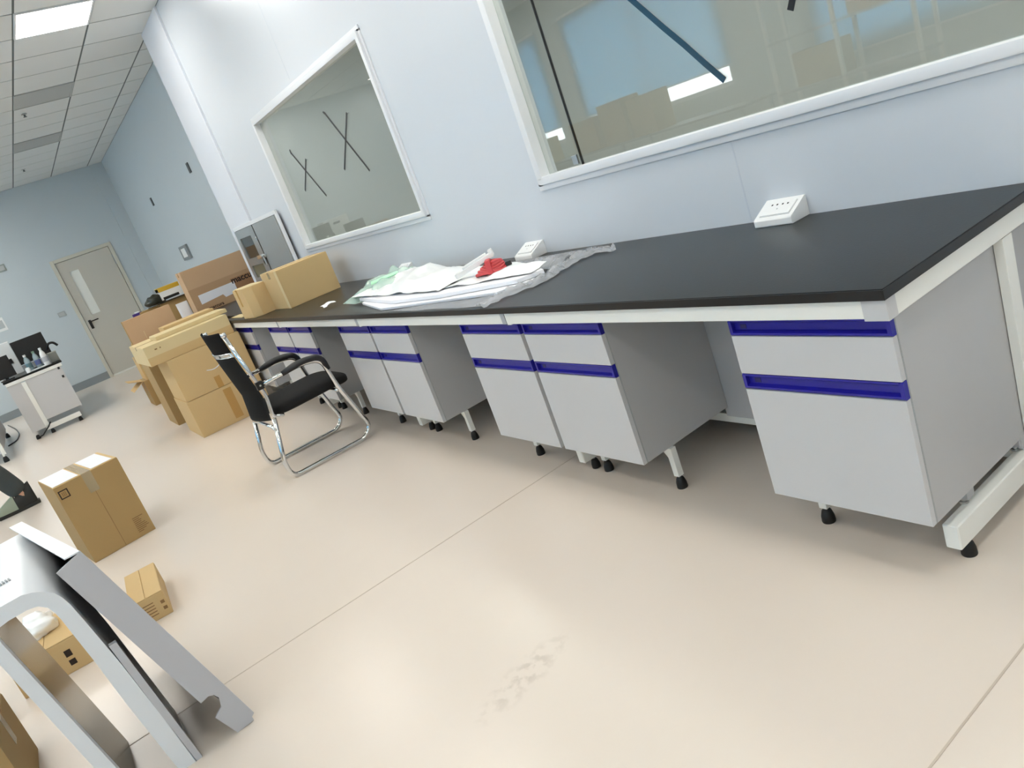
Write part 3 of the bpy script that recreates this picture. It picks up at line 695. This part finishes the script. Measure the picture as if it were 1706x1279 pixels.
def film3(u, v):
    p = Vector((-2.42, -.12)).lerp(Vector((-1.80, -.07)), u).lerp(Vector((-2.3, -.24)).lerp(Vector((-1.70, -.33)), u), v); q = Vector((p.x*12, p.y*12, 15))
    return Vector((p.x, p.y, H+.003+.05*abs(noise.noise(q))*math.sin(PI*v)+.004))
mb = MB(); mb.grid(film3, 26, 10); o = mb.build('plastic_film', M['clear'], None, 'all'); tag(o, 'clear plastic film around the wedge socket behind the heap', 'plastic film')
# white gadget and red bundle on the heap
t = thing('white_device', 'small white plastic device lying tilted on the heap', 'device', (-2.13, -.44, H+.088), .95); t.rotation_euler = (.0, -.22, .95)
MB().box(-.10, .10, -.03, .03, 0, .022, bev=.005).build('case', M['white'], t, True)
MB().box(-.055, .07, -.02, .022, .022, .032, bev=.003).build('raised_cover', M['white'], t, True)
MB().box(.085, .105, -.018, .024, .006, .036, bev=.003).build('end_plug', M['white'], t, True)
t = thing('red_cable_bundle', 'red coiled cable bundle beside the white device', 'cable', (-2.06, -.41, H+.042), .9)
redm = mat('red_cable', (206, 74, 78), .45)
for k in range(5):
    pts = [((.07-.009*k)*math.cos(a)+.006*k, (.036-.004*k)*math.sin(a), .012+.009*k+.004*math.sin(2*a+k)) for a in [2*PI*q/22 for q in range(22)]]
    MB().tube(pts, .0075, 7, closed=True).build('cable_loop', redm, t, 'all')
MB().box(-.012, .012, -.05, .05, .004, .068, bev=.006).build('cable_tie', redm, t, True)
MB().box(.072, .10, -.012, .012, .01, .03, bev=.004).build('plug', M['blackm'], t, True)

# ------------------------------------------------------------------ chrome sled chair
ch = thing('office_chair', 'black mesh office chair on a chrome sled frame by the bench', 'chair', (-3.75, -1.03, 0))
def W(x, y, z): return (x+3.75, y+1.03, z)
r = .0138
for s in (1, -1):
    X = -3.75+s*.245; Xi = -3.75+s*.232
    path = [W(X, -1.262, .375), W(X, -1.318, .105), W(X, -1.30, .0135), W(X, -.81, .0135), W(X, -.752, .0135+.06), W(X, -.845, .40), W(X, -.868, .575), W(X, -.985, .600), W(X, -1.255, .585)]
    path = rnd(path, .085, 7)
    MB().tube(path, r, 10).build('sled_tube', M['chrome'], ch, 'all')
    up = rnd([W(X, -1.20, .372), W(X, -1.262, .385), W(X, -1.246, .52), W(X, -1.262, .60), W(X, -1.318, .925)], .05, 6)
    MB().tube(up, .0115, 10).build('back_upright', M['chrome'], ch, 'all')
    pad = rnd([W(X, -1.115, .592), W(X, -.985, .612), W(X, -.868, .590), W(X, -.850, .50)], .075, 7)
    n = len(pad); MB().tube(pad, [.015]+[.0205]*(n-2)+[.015], 12).build('armrest', M['pad'], ch, 'all')
    o = MB().box(s*.245-.016, s*.245+.016, -.246, -.206, .562, .612, bev=.005).build('arm_bracket', M['blackm'], ch)
    MB().lathe([(.0005, 0), (.007, 0), (.006, .004), (.0005, .004)], (0, 0, 0), 10).build('bolt_head', M['chrome'], o).matrix_local = Matrix.Translation((s*.245+s*.0165, -.226, .587)) @ Matrix.Rotation(s*PI/2, 4, 'Y')
    MB().lathe([(.0005, -.012), (.015, -.012), (.017, 0), (.015, .012), (.0005, .012)], (s*.245, -.287, .925), 14).build('end_cap', M['chrome'], ch, 'all')
MB().tube([W(-3.75-.245, -1.275, .30), W(-3.75-.2, -1.285, .33), W(-3.75+.2, -1.285, .33), W(-3.75+.245, -1.275, .30)], .011, 10).build('rear_crossbar', M['chrome'], ch, 'all')
MB().tube([W(-3.75-.245, -.85, .36), W(-3.75+.245, -.85, .36)], .010, 10).build('front_crossbar', M['chrome'], ch, 'all')
# seat cushion
def seat_fn(u, v):
    a = u*2*PI; ph = v*PI
    def sq(t, e): return math.copysign(abs(t)**e, t)
    x = .228*sq(math.sin(ph), .5)*sq(math.cos(a), .35); y = .255*sq(math.sin(ph), .5)*sq(math.sin(a), .35); z = .041*sq(math.cos(ph), .55)
    yy = (y+.255)/.51
    z += .012*yy-.05*max(0, yy-.72)**1.5*2.2
    return Vector((x, y+.045, z+.398))
mb = MB(); mb.grid(seat_fn, 48, 20); bmesh.ops.remove_doubles(mb.bm, verts=mb.bm.verts, dist=1e-5); mb.build('seat', M['fab'], ch, 'all')
# back rest: curved mesh panel following the uprights
def prof(z): # y of back vs z (world)
    pts = [(.385, -1.262), (.52, -1.25), (.60, -1.265), (.80, -1.30), (.94, -1.318)]
    for (z0, y0), (z1, y1) in zip(pts, pts[1:]):
        if z <= z1: return y0+(y1-y0)*(z-z0)/(z1-z0)
    return pts[-1][1]
def back_part(name, z0, z1, m, bow, th, hw=.235, nz=14):
    def fn(u, v):
        z = z0+(z1-z0)*v; x = -hw+2*hw*u
        return Vector((x, prof(z)+1.03-.012-bow*(1-(x/hw)**2), z))
    mb = MB(); mb.grid(fn, 16, nz, thick=th); return mb.build(name, m, ch, 'all')
back_part('mesh_back', .37, .795, M['mesh'], .05, .006, .228)
back_part('head_band', .815, .945, M['fab'], .045, .022, .228, 8)
cb = back_part('chrome_clip', .79, .818, M['chrome'], .052, .010, .23, 4)

# ------------------------------------------------------------------ carton with square mark, small cartons on the floor
b2 = carton('tall kraft carton with a square mark standing alone on the floor', -3.916, -2.412, -2.054, 0, .488, .46, 'card3', rotz=math.radians(8.4), seamdir='x', drop=.12, flap_m='card')
k1 = MB(); q0, q1, z0, z1 = .012, .062, .408, .458
for a in ((q0, q1, z0, z0+.006), (q0, q1, z1-.006, z1), (q0, q0+.006, z0, z1), (q1-.006, q1, z0, z1)): k1.box(.0005, .0013, a[0], a[1], a[2], a[3])
k1.build('square_mark', M['ink'], b2)
k2 = MB()
for j in range(3): k2.box(.0005, .0012, .027+.008*j, .031+.008*j, .42, .446)
k2.build('mark_lines', M['inkf'], b2)
k3 = MB()
for j in range(9): k3.box(.0005, .0011, .27, .27+random.uniform(.03, .07), .03+.011*j, .035+.011*j)
k3.build('small_print', M['inkf'], b2)
MB().box(.0003, .001, .178, .1805, .004, .37).build('front_seam', M['inkf'], b2)
fl = MB(); fl.box(-.44, -.02, .004, .145, .4885, .4905, bev=.0008, seg=1); fl.build('glare_film', M['paper'], b2)  # film on the carton top, coloured white to stand for its glare
fl = MB(); fl.box(-.44, -.02, .215, .335, .4885, .4905, bev=.0008, seg=1); fl.build('glare_film', M['paper'], b2)
s1 = carton('small low carton on the floor behind the grey side panel', -2.62, -2.335, -2.193, 0, .116, .42, 'card', rotz=math.radians(-4), seamdir='x', drop=.02, taped=False)
k = MB(); k.box(.0004, .001, .116, .132, .03, .045).box(.0004, .001, .116, .132, .06, .075)
for j in range(5): k.box(.0004, .001, .02, .09, .025+.014*j, .029+.014*j)
k.build('small_print', M['inkf'], s1)
s2 = carton('small open carton seen through the arch of the grey housing', -2.60, -2.80, -2.53, 0, .145, .38, 'card', rotz=math.radians(-3), seamdir='x', drop=.02, taped=False)
f = MB().box(-.36, -.01, 0, .004, 0, .14); o = f.build('open_flap', M['card'], s2); o.location = (0, .268, .145); o.rotation_euler = (-.35, 0, 0)
k = MB(); k.box(.0004, .0012, .19, .215, .03, .055).box(.0004, .0012, .19, .215, .07, .10); k.build('dark_print', M['ink'], s2)
crumple('white_plastic_bag', 'crumpled white bag on the open carton behind the housing', 'bag', (-2.83, -2.66, .146), .09, .065, .05, M['bagw'], 5)
s3 = carton('brown carton on the floor at the lower left picture corner', -1.72, -3.18, -2.765, 0, .25, .40, 'card3')
s4 = carton('tiny brown carton lying left of the grey housing', -2.42, -2.95, -2.845, 0, .07, .12, 'card3')

# ------------------------------------------------------------------ grey instrument housing in the foreground
# arch profile in (y,z) at the front plane x=-1.42, leaning to +y at the foot
hs = thing('instrument_housing', 'light grey arched metal housing standing in the left foreground', 'housing', (-1.42, -2.5, 0))
def hp(y, z): return (y+2.5, z)
outer = [(-2.535, .0), (-2.606, .56), (-2.611, .60), (-2.612, .645), (-2.600, .682), (-2.57, .701), (-2.49, .705), (-2.452, .694), (-2.424, .672), (-2.407, .635), (-2.396, .56), (-2.375, .40), (-2.336, .0)]
inner = [(-2.385, .0), (-2.413, .28), (-2.425, .44), (-2.437, .56), (-2.441, .605), (-2.450, .638), (-2.468, .656), (-2.49, .661), (-2.555, .659), (-2.573, .650), (-2.581, .63), (-2.577, .60), (-2.495, .0)]
def shell_mesh(name, pts_o, pts_i, x0, x1, m):
    mb = MB(); pts = [hp(*p) for p in pts_o]+[hp(*p) for p in pts_i]
    return mb
# front frame: quads between outer and inner outlines (resampled)
def resample(pts, n):
    P = [Vector(p) for p in pts]; L = [0]
    for a, b in zip(P, P[1:]): L.append(L[-1]+(b-a).length)
    out = []
    for k in range(n+1):
        s = L[-1]*k/n
        for i in range(len(P)-1):
            if s <= L[i+1]+1e-9:
                t = (s-L[i])/(L[i+1]-L[i]); out.append(P[i].lerp(P[i+1], t)); break
    return out
def corr(pts, n=60):
    # split at the arch crown so outer and inner correspond
    return resample(pts, n)
O_ = corr([hp(*p) for p in outer]); I_ = corr([hp(*p) for p in inner[::-1]])
def band(A, Bq, xa, xb, name, m, parent, sm=True):
    """solid ring between polylines A and Bq, extruded from xa to xb"""
    b = bmesh.new(); n = len(A)
    fa = [b.verts.new((xa, p.x, p.y)) for p in A]; fb = [b.verts.new((xa, p.x, p.y)) for p in Bq]
    ga = [b.verts.new((xb, p.x, p.y)) for p in A]; gb = [b.verts.new((xb, p.x, p.y)) for p in Bq]
    for i in range(n-1):
        b.faces.new((fa[i], fa[i+1], fb[i+1], fb[i])); b.faces.new((ga[i], ga[i+1], gb[i+1], gb[i]))
        b.faces.new((fa[i], fa[i+1], ga[i+1], ga[i])); b.faces.new((fb[i], fb[i+1], gb[i+1], gb[i]))
    for i in (0, n-1): b.faces.new((fa[i], fb[i], gb[i], ga[i]))
    bmesh.ops.recalc_face_normals(b, faces=b.faces[:])
    mb = MB(); mb._merge(b); return mb.build(name, m, parent, sm)
band(O_, I_, 0, -.03, 'front_frame', M['shell'], hs)
O2 = [p.lerp(Vector((0, .33)), .004) for p in O_]; O3 = [p.lerp(Vector((0, .33)), .02) for p in O_]
band(O2, O3, -.03, -.36, 'outer_shell', M['shell'], hs)
kk = next(i for i, p in enumerate(O_) if p.y > .60); kr = len(O_)-1-next(i for i, p in enumerate(O_[::-1]) if p.y > .45)
band(O2[kk:kr], O3[kk:kr], -.36, -.74, 'rear_hood', M['shell'], hs)
steelm = mat('polished_liner', (150, 146, 140), .18, .9, var=.12, scale=4)
I2 = [p.lerp(Vector((0, .33)), -.012) for p in I_[:len(I_)//2]]; I3 = I_[:len(I_)//2]
band(I2, I3, -.031, -.36, 'steel_liner', steelm, hs)
I4 = [p.lerp(Vector((0, .33)), -.012) for p in I_[len(I_)//2-1:]]; I5 = I_[len(I_)//2-1:]
band(I4, I5, -.031, -.10, 'inner_return', M['shell2'], hs)
v = MB()
for j in range(5): v.box(-.23+.0, -.205, -.052+.008*j, -.048+.008*j, .7025, .7065, rot=Matrix.Rotation(.2, 3, 'Z'))
v.build('vent_slots', mat('vent_shadow', (150, 156, 160), .5), hs)
sl = MB().prism([hp(-2.358, .456), hp(-2.378, .456), hp(-2.338, 0), hp(-2.318, 0)], 'x', .0, -.02).build('side_rib', M['shell2'], hs)
# separate folded side panel leaning beside it
sp = thing('side_cover_panel', 'folded light grey sheet metal panel leaning beside the arched housing', 'panel', (-1.42, -2.175, 0))
def sp_(y, z): return (y+2.175, z)
pl = [(-2.395, .713), (-2.321, .737), (-2.140, .025), (-2.150, .018), (-2.150, .004), (-2.205, .0), (-2.238, .085), (-2.210, .105), (-2.203, .135), (-2.212, .152), (-2.226, .158), (-2.252, .152)]
MB().prism([sp_(*p) for p in pl], 'x', 0, -.006).build('front_flange', M['shell2'], sp)
# main sheet runs back from the outer edge of the flange
def sheet(u, v):
    y, z = Vector(sp_(-2.321, .737)).lerp(Vector(sp_(-2.150, .012)), v); return Vector((-.004-.70*u, y-.14*u, z))
mb = MB(); mb.grid(sheet, 6, 6, thick=.004); mb.build('main_sheet', M['shell2'], sp)
yy = sp_(-2.322, 0)[0]; MB().prism([(-.002, yy), (-.74, yy-.142), (-.74, yy-.182), (-.002, yy-.074*.55)], 'z', .7345, .7385).build('top_flange', M['shell'], sp)
def inner_sheet(u, v):  # dark sheet just inside the main sheet
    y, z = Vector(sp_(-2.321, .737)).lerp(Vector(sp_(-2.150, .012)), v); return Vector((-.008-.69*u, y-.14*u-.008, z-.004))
mb = MB(); mb.grid(inner_sheet, 6, 6, thick=.003); mb.build('dark_inner_sheet', mat('inner_sheet_dark', (34, 32, 34), .8), sp)
mb = MB(); mb.box(-.03, -.008, -.032, -.004, 0, .03, bev=.003); mb.build('foot', M['bracket'], sp)

# ------------------------------------------------------------------ far benches at the left edge
fb = thing('lab_bench', 'white lab bench with black top in front of the end wall', 'bench', (-10.4, -2.24, 0), 0, 'far lab benches')
MB().box(-3.0, .01, -.345, .345, .776, .80, bev=.002).build('worktop', M['top'], fb)
MB().box(-.02, .0, -.33, -.17, .10, .772).build('end_panel', M['cab'], fb)
MB().box(-.015, .012, -.17, -.12, .10, .72, bev=.003).build('post', M['frame'], fb)
MB().box(-.02, .0, -.12, .31, .185, .735).build('end_panel', M['cab'], fb)
MB().box(-.015, .010, -.33, .33, .735, .775, bev=.003).build('end_rail', M['frame'], fb)
MB().box(-.04, .012, -.17, .25, .06, .12, bev=.006).build('foot_bar', M['frame'], fb)
MB().box(-2.9, -.021, -.32, -.30, .1, .77).build('front_panel', M['cabside'], fb); MB().box(-2.9, -.021, .29, .31, .17, .77).build('front_panel', M['cabside'], fb)
for y in (-.30, -.12, .22): rubber_foot(fb, -.014, y, 0, 1.3)
MB().tube([(-.01, -.10, .14), (.03, -.14, .10), (.04, -.24, .03), (.02, -.32, .02)], .008).build('cable', M['blackm'], fb, True)
mk = MB()
for z in (.735, .62): mk.box(.0, .006, .265, .29, z-.03, z, bev=.001)
mk.build('bracket_clip', M['blackm'], fb)
mo = thing('monitor', 'black monitor standing on the far bench behind the bottles', 'monitor', (-10.95, -2.115, .80))
MB().box(-.02, .02, -.20, .185, .10, .41, bev=.006).build('screen', M['blackm'], mo); MB().box(-.05, -.02, -.02, .02, .01, .3, bev=.004).build('stand', M['blackm'], mo); MB().box(-.1, .06, -.10, .10, 0, .012, bev=.004).build('base', M['blackm'], mo)
MB().tube(rnd([(.02, .15, .17), (.05, .19, .235), (.05, .25, .23), (.05, .285, .17)], .05), .016).build('handle_arm', M['blackm'], mo, True)
m2 = thing('monitor', 'black screen at the left picture edge on the far bench', 'monitor', (-10.62, -2.52, .80))
MB().box(-.02, .02, -.22, .12, .03, .30, bev=.006).build('screen', M['blackm'], m2); MB().box(-.07, .03, -.08, .08, 0, .012, bev=.003).build('base', M['blackm'], m2); MB().box(-.035, -.018, -.02, .02, .01, .15).build('stand', M['blackm'], m2)
wi = thing('white_instrument', 'white bench instrument with dark slot behind the black screen', 'instrument', (-11.2, -2.62, .80))
MB().box(-.3, .0, -.14, .30, 0, .44, bev=.012).build('case', M['white'], wi); MB().box(0, .004, .02, .14, .34, .375, bev=.001).build('slot', M['blackm'], wi); MB().box(0, .02, .19, .24, .16, .22, bev=.004).build('knob', M['blackm'], wi)
def bottle(y, x, h, body, cap, lab, lb):
    t = thing('bottle', lab, 'bottle', (x, y, .80), 0, 'bottles on the far bench')
    MB().lathe([(.0005, 0), (.034, 0), (.036, .006), (.036, h*.55), (.030, h*.70), (.014, h*.86), (.014, h*.90), (.0005, h*.90)]).build('body', body, t, True)
    MB().lathe([(.0005, h*.88), (.017, h*.88), (.017, h), (.0005, h)]).build('cap', cap, t, True)
    MB().lathe([(.0368, h*.2), (.0368, h*.48)], seg=16).build('label', lb, t, True)
clearb = mat('pet_bottle', (150, 166, 170), .12); 
bottle(-2.235, -10.58, .22, clearb, M['white'], 'clear water bottle, leftmost of the three on the far bench', mat('label_teal', (90, 120, 128), .5))
bottle(-2.13, -10.58, .225, clearb, mat('cap_green', (120, 150, 130), .5), 'clear bottle with blue label, middle of the three', mat('label_blue', (96, 108, 156), .5))
bottle(-2.045, -10.50, .235, M['white'], M['white'], 'white plastic bottle, rightmost of the three', mat('label_grey', (196, 198, 204), .5))
o = MB().lathe([(.0005, 0), (.028, 0), (.028, .05), (.02, .065), (.0005, .065)]).build('small_jar', M['white'], None, True); o.location = (-10.45, -2.27, .80); tag(o, 'tiny white jar at the bench edge beside the bottles', 'jar')
o = MB().box(-10.50, -10.46, -2.26, -2.06, .8005, .815, bev=.003).build('white_tray', M['white']); tag(o, 'narrow white strip in front of the bottles', 'tray')
t = thing('grey_basket', 'grey plastic basket at the right end of the far bench', 'basket', (-10.7, -1.95, .80))
b_ = MB(); b_.box(-.12, .12, -.045, -.04, 0, .12).box(-.12, .12, .05, .055, 0, .12).box(-.12, -.115, -.04, .05, 0, .12).box(.115, .12, -.04, .05, 0, .12).box(-.12, .12, -.045, .055, 0, .006); b_.build('tub', mat('basket_grey', (136, 138, 132), .4), t); MB().box(-.125, .125, -.05, .06, .118, .126, bev=.002).build('rim', mat('basket_rim', (156, 158, 152), .4), t)
f3 = thing('lab_bench', 'white bench end at the left picture edge behind the trousers', 'bench', (-9.62, -3.2, 0), 0, 'far lab benches')
MB().box(-2.6, .0, -.5, .33, .776, .80, bev=.002).build('worktop', M['top'], f3); MB().box(-.02, 0, -.48, .32, .11, .775).build('end_panel', M['cab'], f3); MB().box(-2.5, -.021, .29, .31, .11, .775).build('front_panel', M['cabside'], f3)
MB().box(0, .012, .285, .325, .09, .775, bev=.003).build('post', M['frame'], f3)
for x in (-.02, -2.4): rubber_foot(f3, x, .29, 0, 1.6); MB().box(x-.01, x+.01, .28, .30, .06, .11).build('leg', M['frame'], f3)
o = MB().tube(rnd([(-13.7, -2.92, .007), (-12.6, -2.80, .007), (-11.76, -2.76, .007), (-11.2, -2.80, .007), (-11.0, -2.90, .007)], .3), .009, 6).build('floor_cable', M['blackm'], None, 'all'); tag(o, 'thin dark cable looping on the floor before the far bench', 'cable')

# ------------------------------------------------------------------ person at the left edge (only trouser leg and shoe reach the frame)
def skin(name, verts, edges, radii, m, parent, sub=2, root=0):
    me = bpy.data.meshes.new(name); me.from_pydata(verts, edges, []); o = bpy.data.objects.new(name, me); COL.objects.link(o)
    sk = o.modifiers.new('skin', 'SKIN'); sk.use_smooth_shade = True
    for i, r_ in enumerate(radii):
        sv = me.skin_vertices[0].data[i]; sv.radius = r_ if isinstance(r_, tuple) else (r_, r_); sv.use_root = (i == root)
    ss = o.modifiers.new('sub', 'SUBSURF'); ss.levels = sub; ss.render_levels = sub
    dg = bpy.context.evaluated_depsgraph_get(); nm = bpy.data.meshes.new_from_object(o.evaluated_get(dg)); bpy.data.objects.remove(o)
    nm.materials.clear(); nm.materials.append(m)
    for p in nm.polygons: p.use_smooth = True
    q = bpy.data.objects.new(name, nm); COL.objects.link(q); q.parent = parent; return q
pe = thing('person', 'person in dark grey trousers and black laced shoes cut by the left picture edge', 'person', (-6.55, -2.86, 0))
skinm = mat('skin_tone', (206, 160, 132), .55); trou = mat('dark_grey_trousers', (62, 68, 68), .85, var=.12, scale=12, bump=.4, bscale=25); shirt = mat('dark_jacket', (48, 52, 60), .85, bump=.3, bscale=30)
# local coordinates, facing -y ; near (camera side) leg has +x
hipL, kneeL, ankL = (.09, -.02, .90), (.12, -.02, .50), (.14, .155, .09)
hipR, kneeR, ankR = (-.10, -.02, .90), (-.12, -.10, .49), (-.13, -.14, .09)
V = [(0, 0, .95), hipL, kneeL, ankL, hipR, kneeR, ankR, (0, .01, 1.15), (0, .01, 1.36), (0, .0, 1.46), (0, -.02, 1.54), (0, -.03, 1.63), (0, -.03, 1.70),
     (.17, .01, 1.40), (.23, .03, 1.14), (.24, -.12, .92), (-.17, .01, 1.40), (-.23, .03, 1.14), (-.24, -.12, .92), (.14, .06, .035), (.14, -.06, .03), (-.13, -.24, .035), (-.13, -.36, .03)]
Ed = [(0, 1), (1, 2), (2, 3), (0, 4), (4, 5), (5, 6), (0, 7), (7, 8), (8, 9), (9, 10), (10, 11), (11, 12), (8, 13), (13, 14), (14, 15), (8, 16), (16, 17), (17, 18), (3, 19), (19, 20), (6, 21), (21, 22)]
Rd = [(.14, .10), .085, .058, .038, .085, .058, .038, (.13, .09), (.15, .095), .055, .062, (.075, .09), .06, .052, .042, .028, .052, .042, .028, .038, .03, .038, .03]
skin('body', V, Ed, Rd, skinm, pe)
skin('trousers', [(0, 0, .98), (0, 0, .90), hipL, (.105, -.02, .68), kneeL, (.13, .07, .30), (.14, .140, .125), hipR, (-.11, -.05, .68), kneeR, (-.125, -.115, .30), (-.13, -.135, .12)],
     [(0, 1), (1, 2), (2, 3), (3, 4), (4, 5), (5, 6), (1, 7), (7, 8), (8, 9), (9, 10), (10, 11)], [(.165, .12), (.16, .125), .11, .095, .085, .084, .078, .11, .095, .085, .084, .078], trou, pe, root=0)
skin('jacket', [(0, 0, .86), (0, .01, 1.12), (0, .01, 1.36), (0, .005, 1.45), (.175, .01, 1.40), (.235, .03, 1.14), (.24, -.10, .95), (-.175, .01, 1.40), (-.235, .03, 1.14), (-.24, -.10, .95)],
     [(0, 1), (1, 2), (2, 3), (2, 4), (4, 5), (5, 6), (2, 7), (7, 8), (8, 9)], [(.175, .13), (.155, .115), (.17, .12), .07, .07, .058, .048, .07, .058, .048], shirt, pe)
for s in (1, -1):   # hands with five fingers
    bx_, by_, bz_ = s*.24, -.14, .895
    VV = [(s*.24, -.125, .915), (bx_, by_-.03, bz_-.03)]; EE = [(0, 1)]; RR = [.024, (.022, .034)]
    for k, ln in enumerate((.06, .072, .076, .068, .052)):
        off = (-.03+.017*k) if k else -.034
        i = len(VV)
        if k == 0: VV += [(bx_-s*.012, by_-.055, bz_-.012), (bx_-s*.03, by_-.08, bz_-.03)]
        else: VV += [(bx_, by_-.055-off*.4, bz_-.055+off*.9), (bx_-s*.012, by_-.06-off*.4-ln*.4, bz_-.055+off*.9-ln*.45), (bx_-s*.03, by_-.055-off*.4-ln*.45, bz_-.055+off*.9-ln*.8)]
        EE += [(1, i)]+[(j, j+1) for j in range(i, len(VV)-1)]; RR += [.009]*(len(VV)-i)
    skin('hand', VV, EE, RR, skinm, pe)
hair = MB(); hair.grid(lambda u, v: Vector((.088*math.sin(v*1.9)*math.cos(u*2*PI), -.015+.105*math.sin(v*1.9)*math.sin(u*2*PI)+.02*v, 1.66+.115*math.cos(v*1.9)+(.07*max(0, -math.sin(u*2*PI))*v))), 24, 12); hair.build('hair', mat('black_hair', (20, 18, 18), .6), pe, 'all')
fc = MB()
for s in (1, -1): fc.lathe([(.0005, -.008), (.009, -.004), (.010, 0), (.009, .004), (.0005, .008)], (s*.032, -.112, 1.635), 10)
fc.build('eyes', M['blackm'], pe, True); MB().lathe([(.0005, -.02), (.014, -.018), (.009, .012), (.0005, .022)], (0, -.122, 1.605), 10).build('nose', skinm, pe, True); MB().box(-.024, .024, -.115, -.105, 1.558, 1.567, bev=.003).build('mouth', mat('lip_tone', (170, 100, 90), .5), pe, True)
# shoes: upper, sole, laces
def shoe(x, yheel):
    def fn(u, v):
        a = v*PI; t = u
        wd = .045-.010*abs(2*t-1.1)+.004*math.sin(t*PI); 
        ht = .125*(1-t)**1.3+.055+.018*math.sin(t*PI) if t < 1 else .05
        if t > .9: ht *= 1-(t-.9)*3.5; wd *= 1-(t-.9)*4
        if t < .06: wd *= .75+t*4
        return Vector((x+wd*math.cos(a), yheel-.29*t, .022+ht*math.sin(a)))
    up = MB(); up.grid(lambda u, v: fn(u*.5, v), 14, 14); uo = up.build('shoe_upper', mat('black_shoe_leather', (22, 23, 20), .5, bump=.2, bscale=30), pe, 'all')
    MB().grid(lambda u, v: fn(.5+u*.5, v), 14, 14).build('shoe_toe', mat('shoe_pale_canvas', (150, 158, 138), .7), uo, 'all')
    out = [(x+(.052 if 0 else (.040+.012*math.sin(PI*(.15+.85*q/10))))*1, yheel+.012-.31*q/10) for q in range(11)]
    pts = out+[(2*x-p[0], p[1]) for p in out[::-1]]
    MB().prism(pts, 'z', 0, .028, bev=.004).build('shoe_sole', mat('dark_sole', (36, 36, 32), .7), uo, True)
    la = MB()
    for k in range(6):
        yy = yheel-.10-.022*k; zz = .165-.017*k
        la.tube([(x-.028, yy+.006, zz-.022), (x-.012, yy, zz-.002), (x+.012, yy-.004, zz-.002), (x+.030, yy-.012, zz-.024)], .0038, 6)
    la.build('laces', mat('pale_laces', (206, 196, 182), .7), uo, True)
    MB().grid(lambda u, v: Vector((x-.026+.052*u, yheel-.085-.12*v, .185-.09*v-.03*(2*u-1)**2)), 6, 6, thick=.006).build('tongue', mat('shoe_tongue_pale', (172, 178, 158), .7), uo, 'all')
shoe(.14, .215); shoe(-.13, -.08)

# ------------------------------------------------------------------ furniture along the opposite windows (seen mirrored in the glass)
wt2 = thing('window_table', 'long grey table under the opposite windows', 'table', (-8.2, -6.45, 0))
MB().box(-3.2, 2.4, -.35, .35, .77, .80, bev=.003).build('table_top', mat('grey_table_top', (150, 152, 148), .4), wt2)
for x in (-3.1, 0, 2.3):
    for y in (-.3, .3): MB().box(x-.02, x+.02, y-.02, y+.02, 0, .77).build('leg', M['bracket'], wt2)
carton('carton on the window table, leftmost of three in the reflection', -8.75, -6.6, -6.2, .80, .50, .62, 'card3')
carton('carton on the window table, middle of three in the reflection', -8.05, -6.6, -6.2, .80, .62, .55, 'card3')
carton('carton on the window table, rightmost of three in the reflection', -7.45, -6.6, -6.2, .80, .56, .5, 'card3')
carton('pale carton on the window table beyond the others', -10.2, -6.6, -6.2, .80, .42, .7, 'card4')
rk = thing('storage_rack', 'grey storage rack by the opposite wall', 'rack', (-4.6, -6.6, 0))
for x in (-.9, 0, .9):
    for y in (-.2, .2): MB().box(x-.02, x+.02, y-.02, y+.02, 0, 2.0).build('post', M['frame'], rk)
for z in (.15, .75, 1.35, 1.95): MB().box(-.92, .92, -.22, .22, z, z+.03).build('shelf', M['bracket'], rk)
carton('carton on the middle shelf of the storage rack', -4.65, -6.75, -6.45, .782, .4, .6, 'card3')
carton('carton on the upper shelf of the storage rack', -3.85, -6.75, -6.45, 1.382, .4, .6, 'card2')
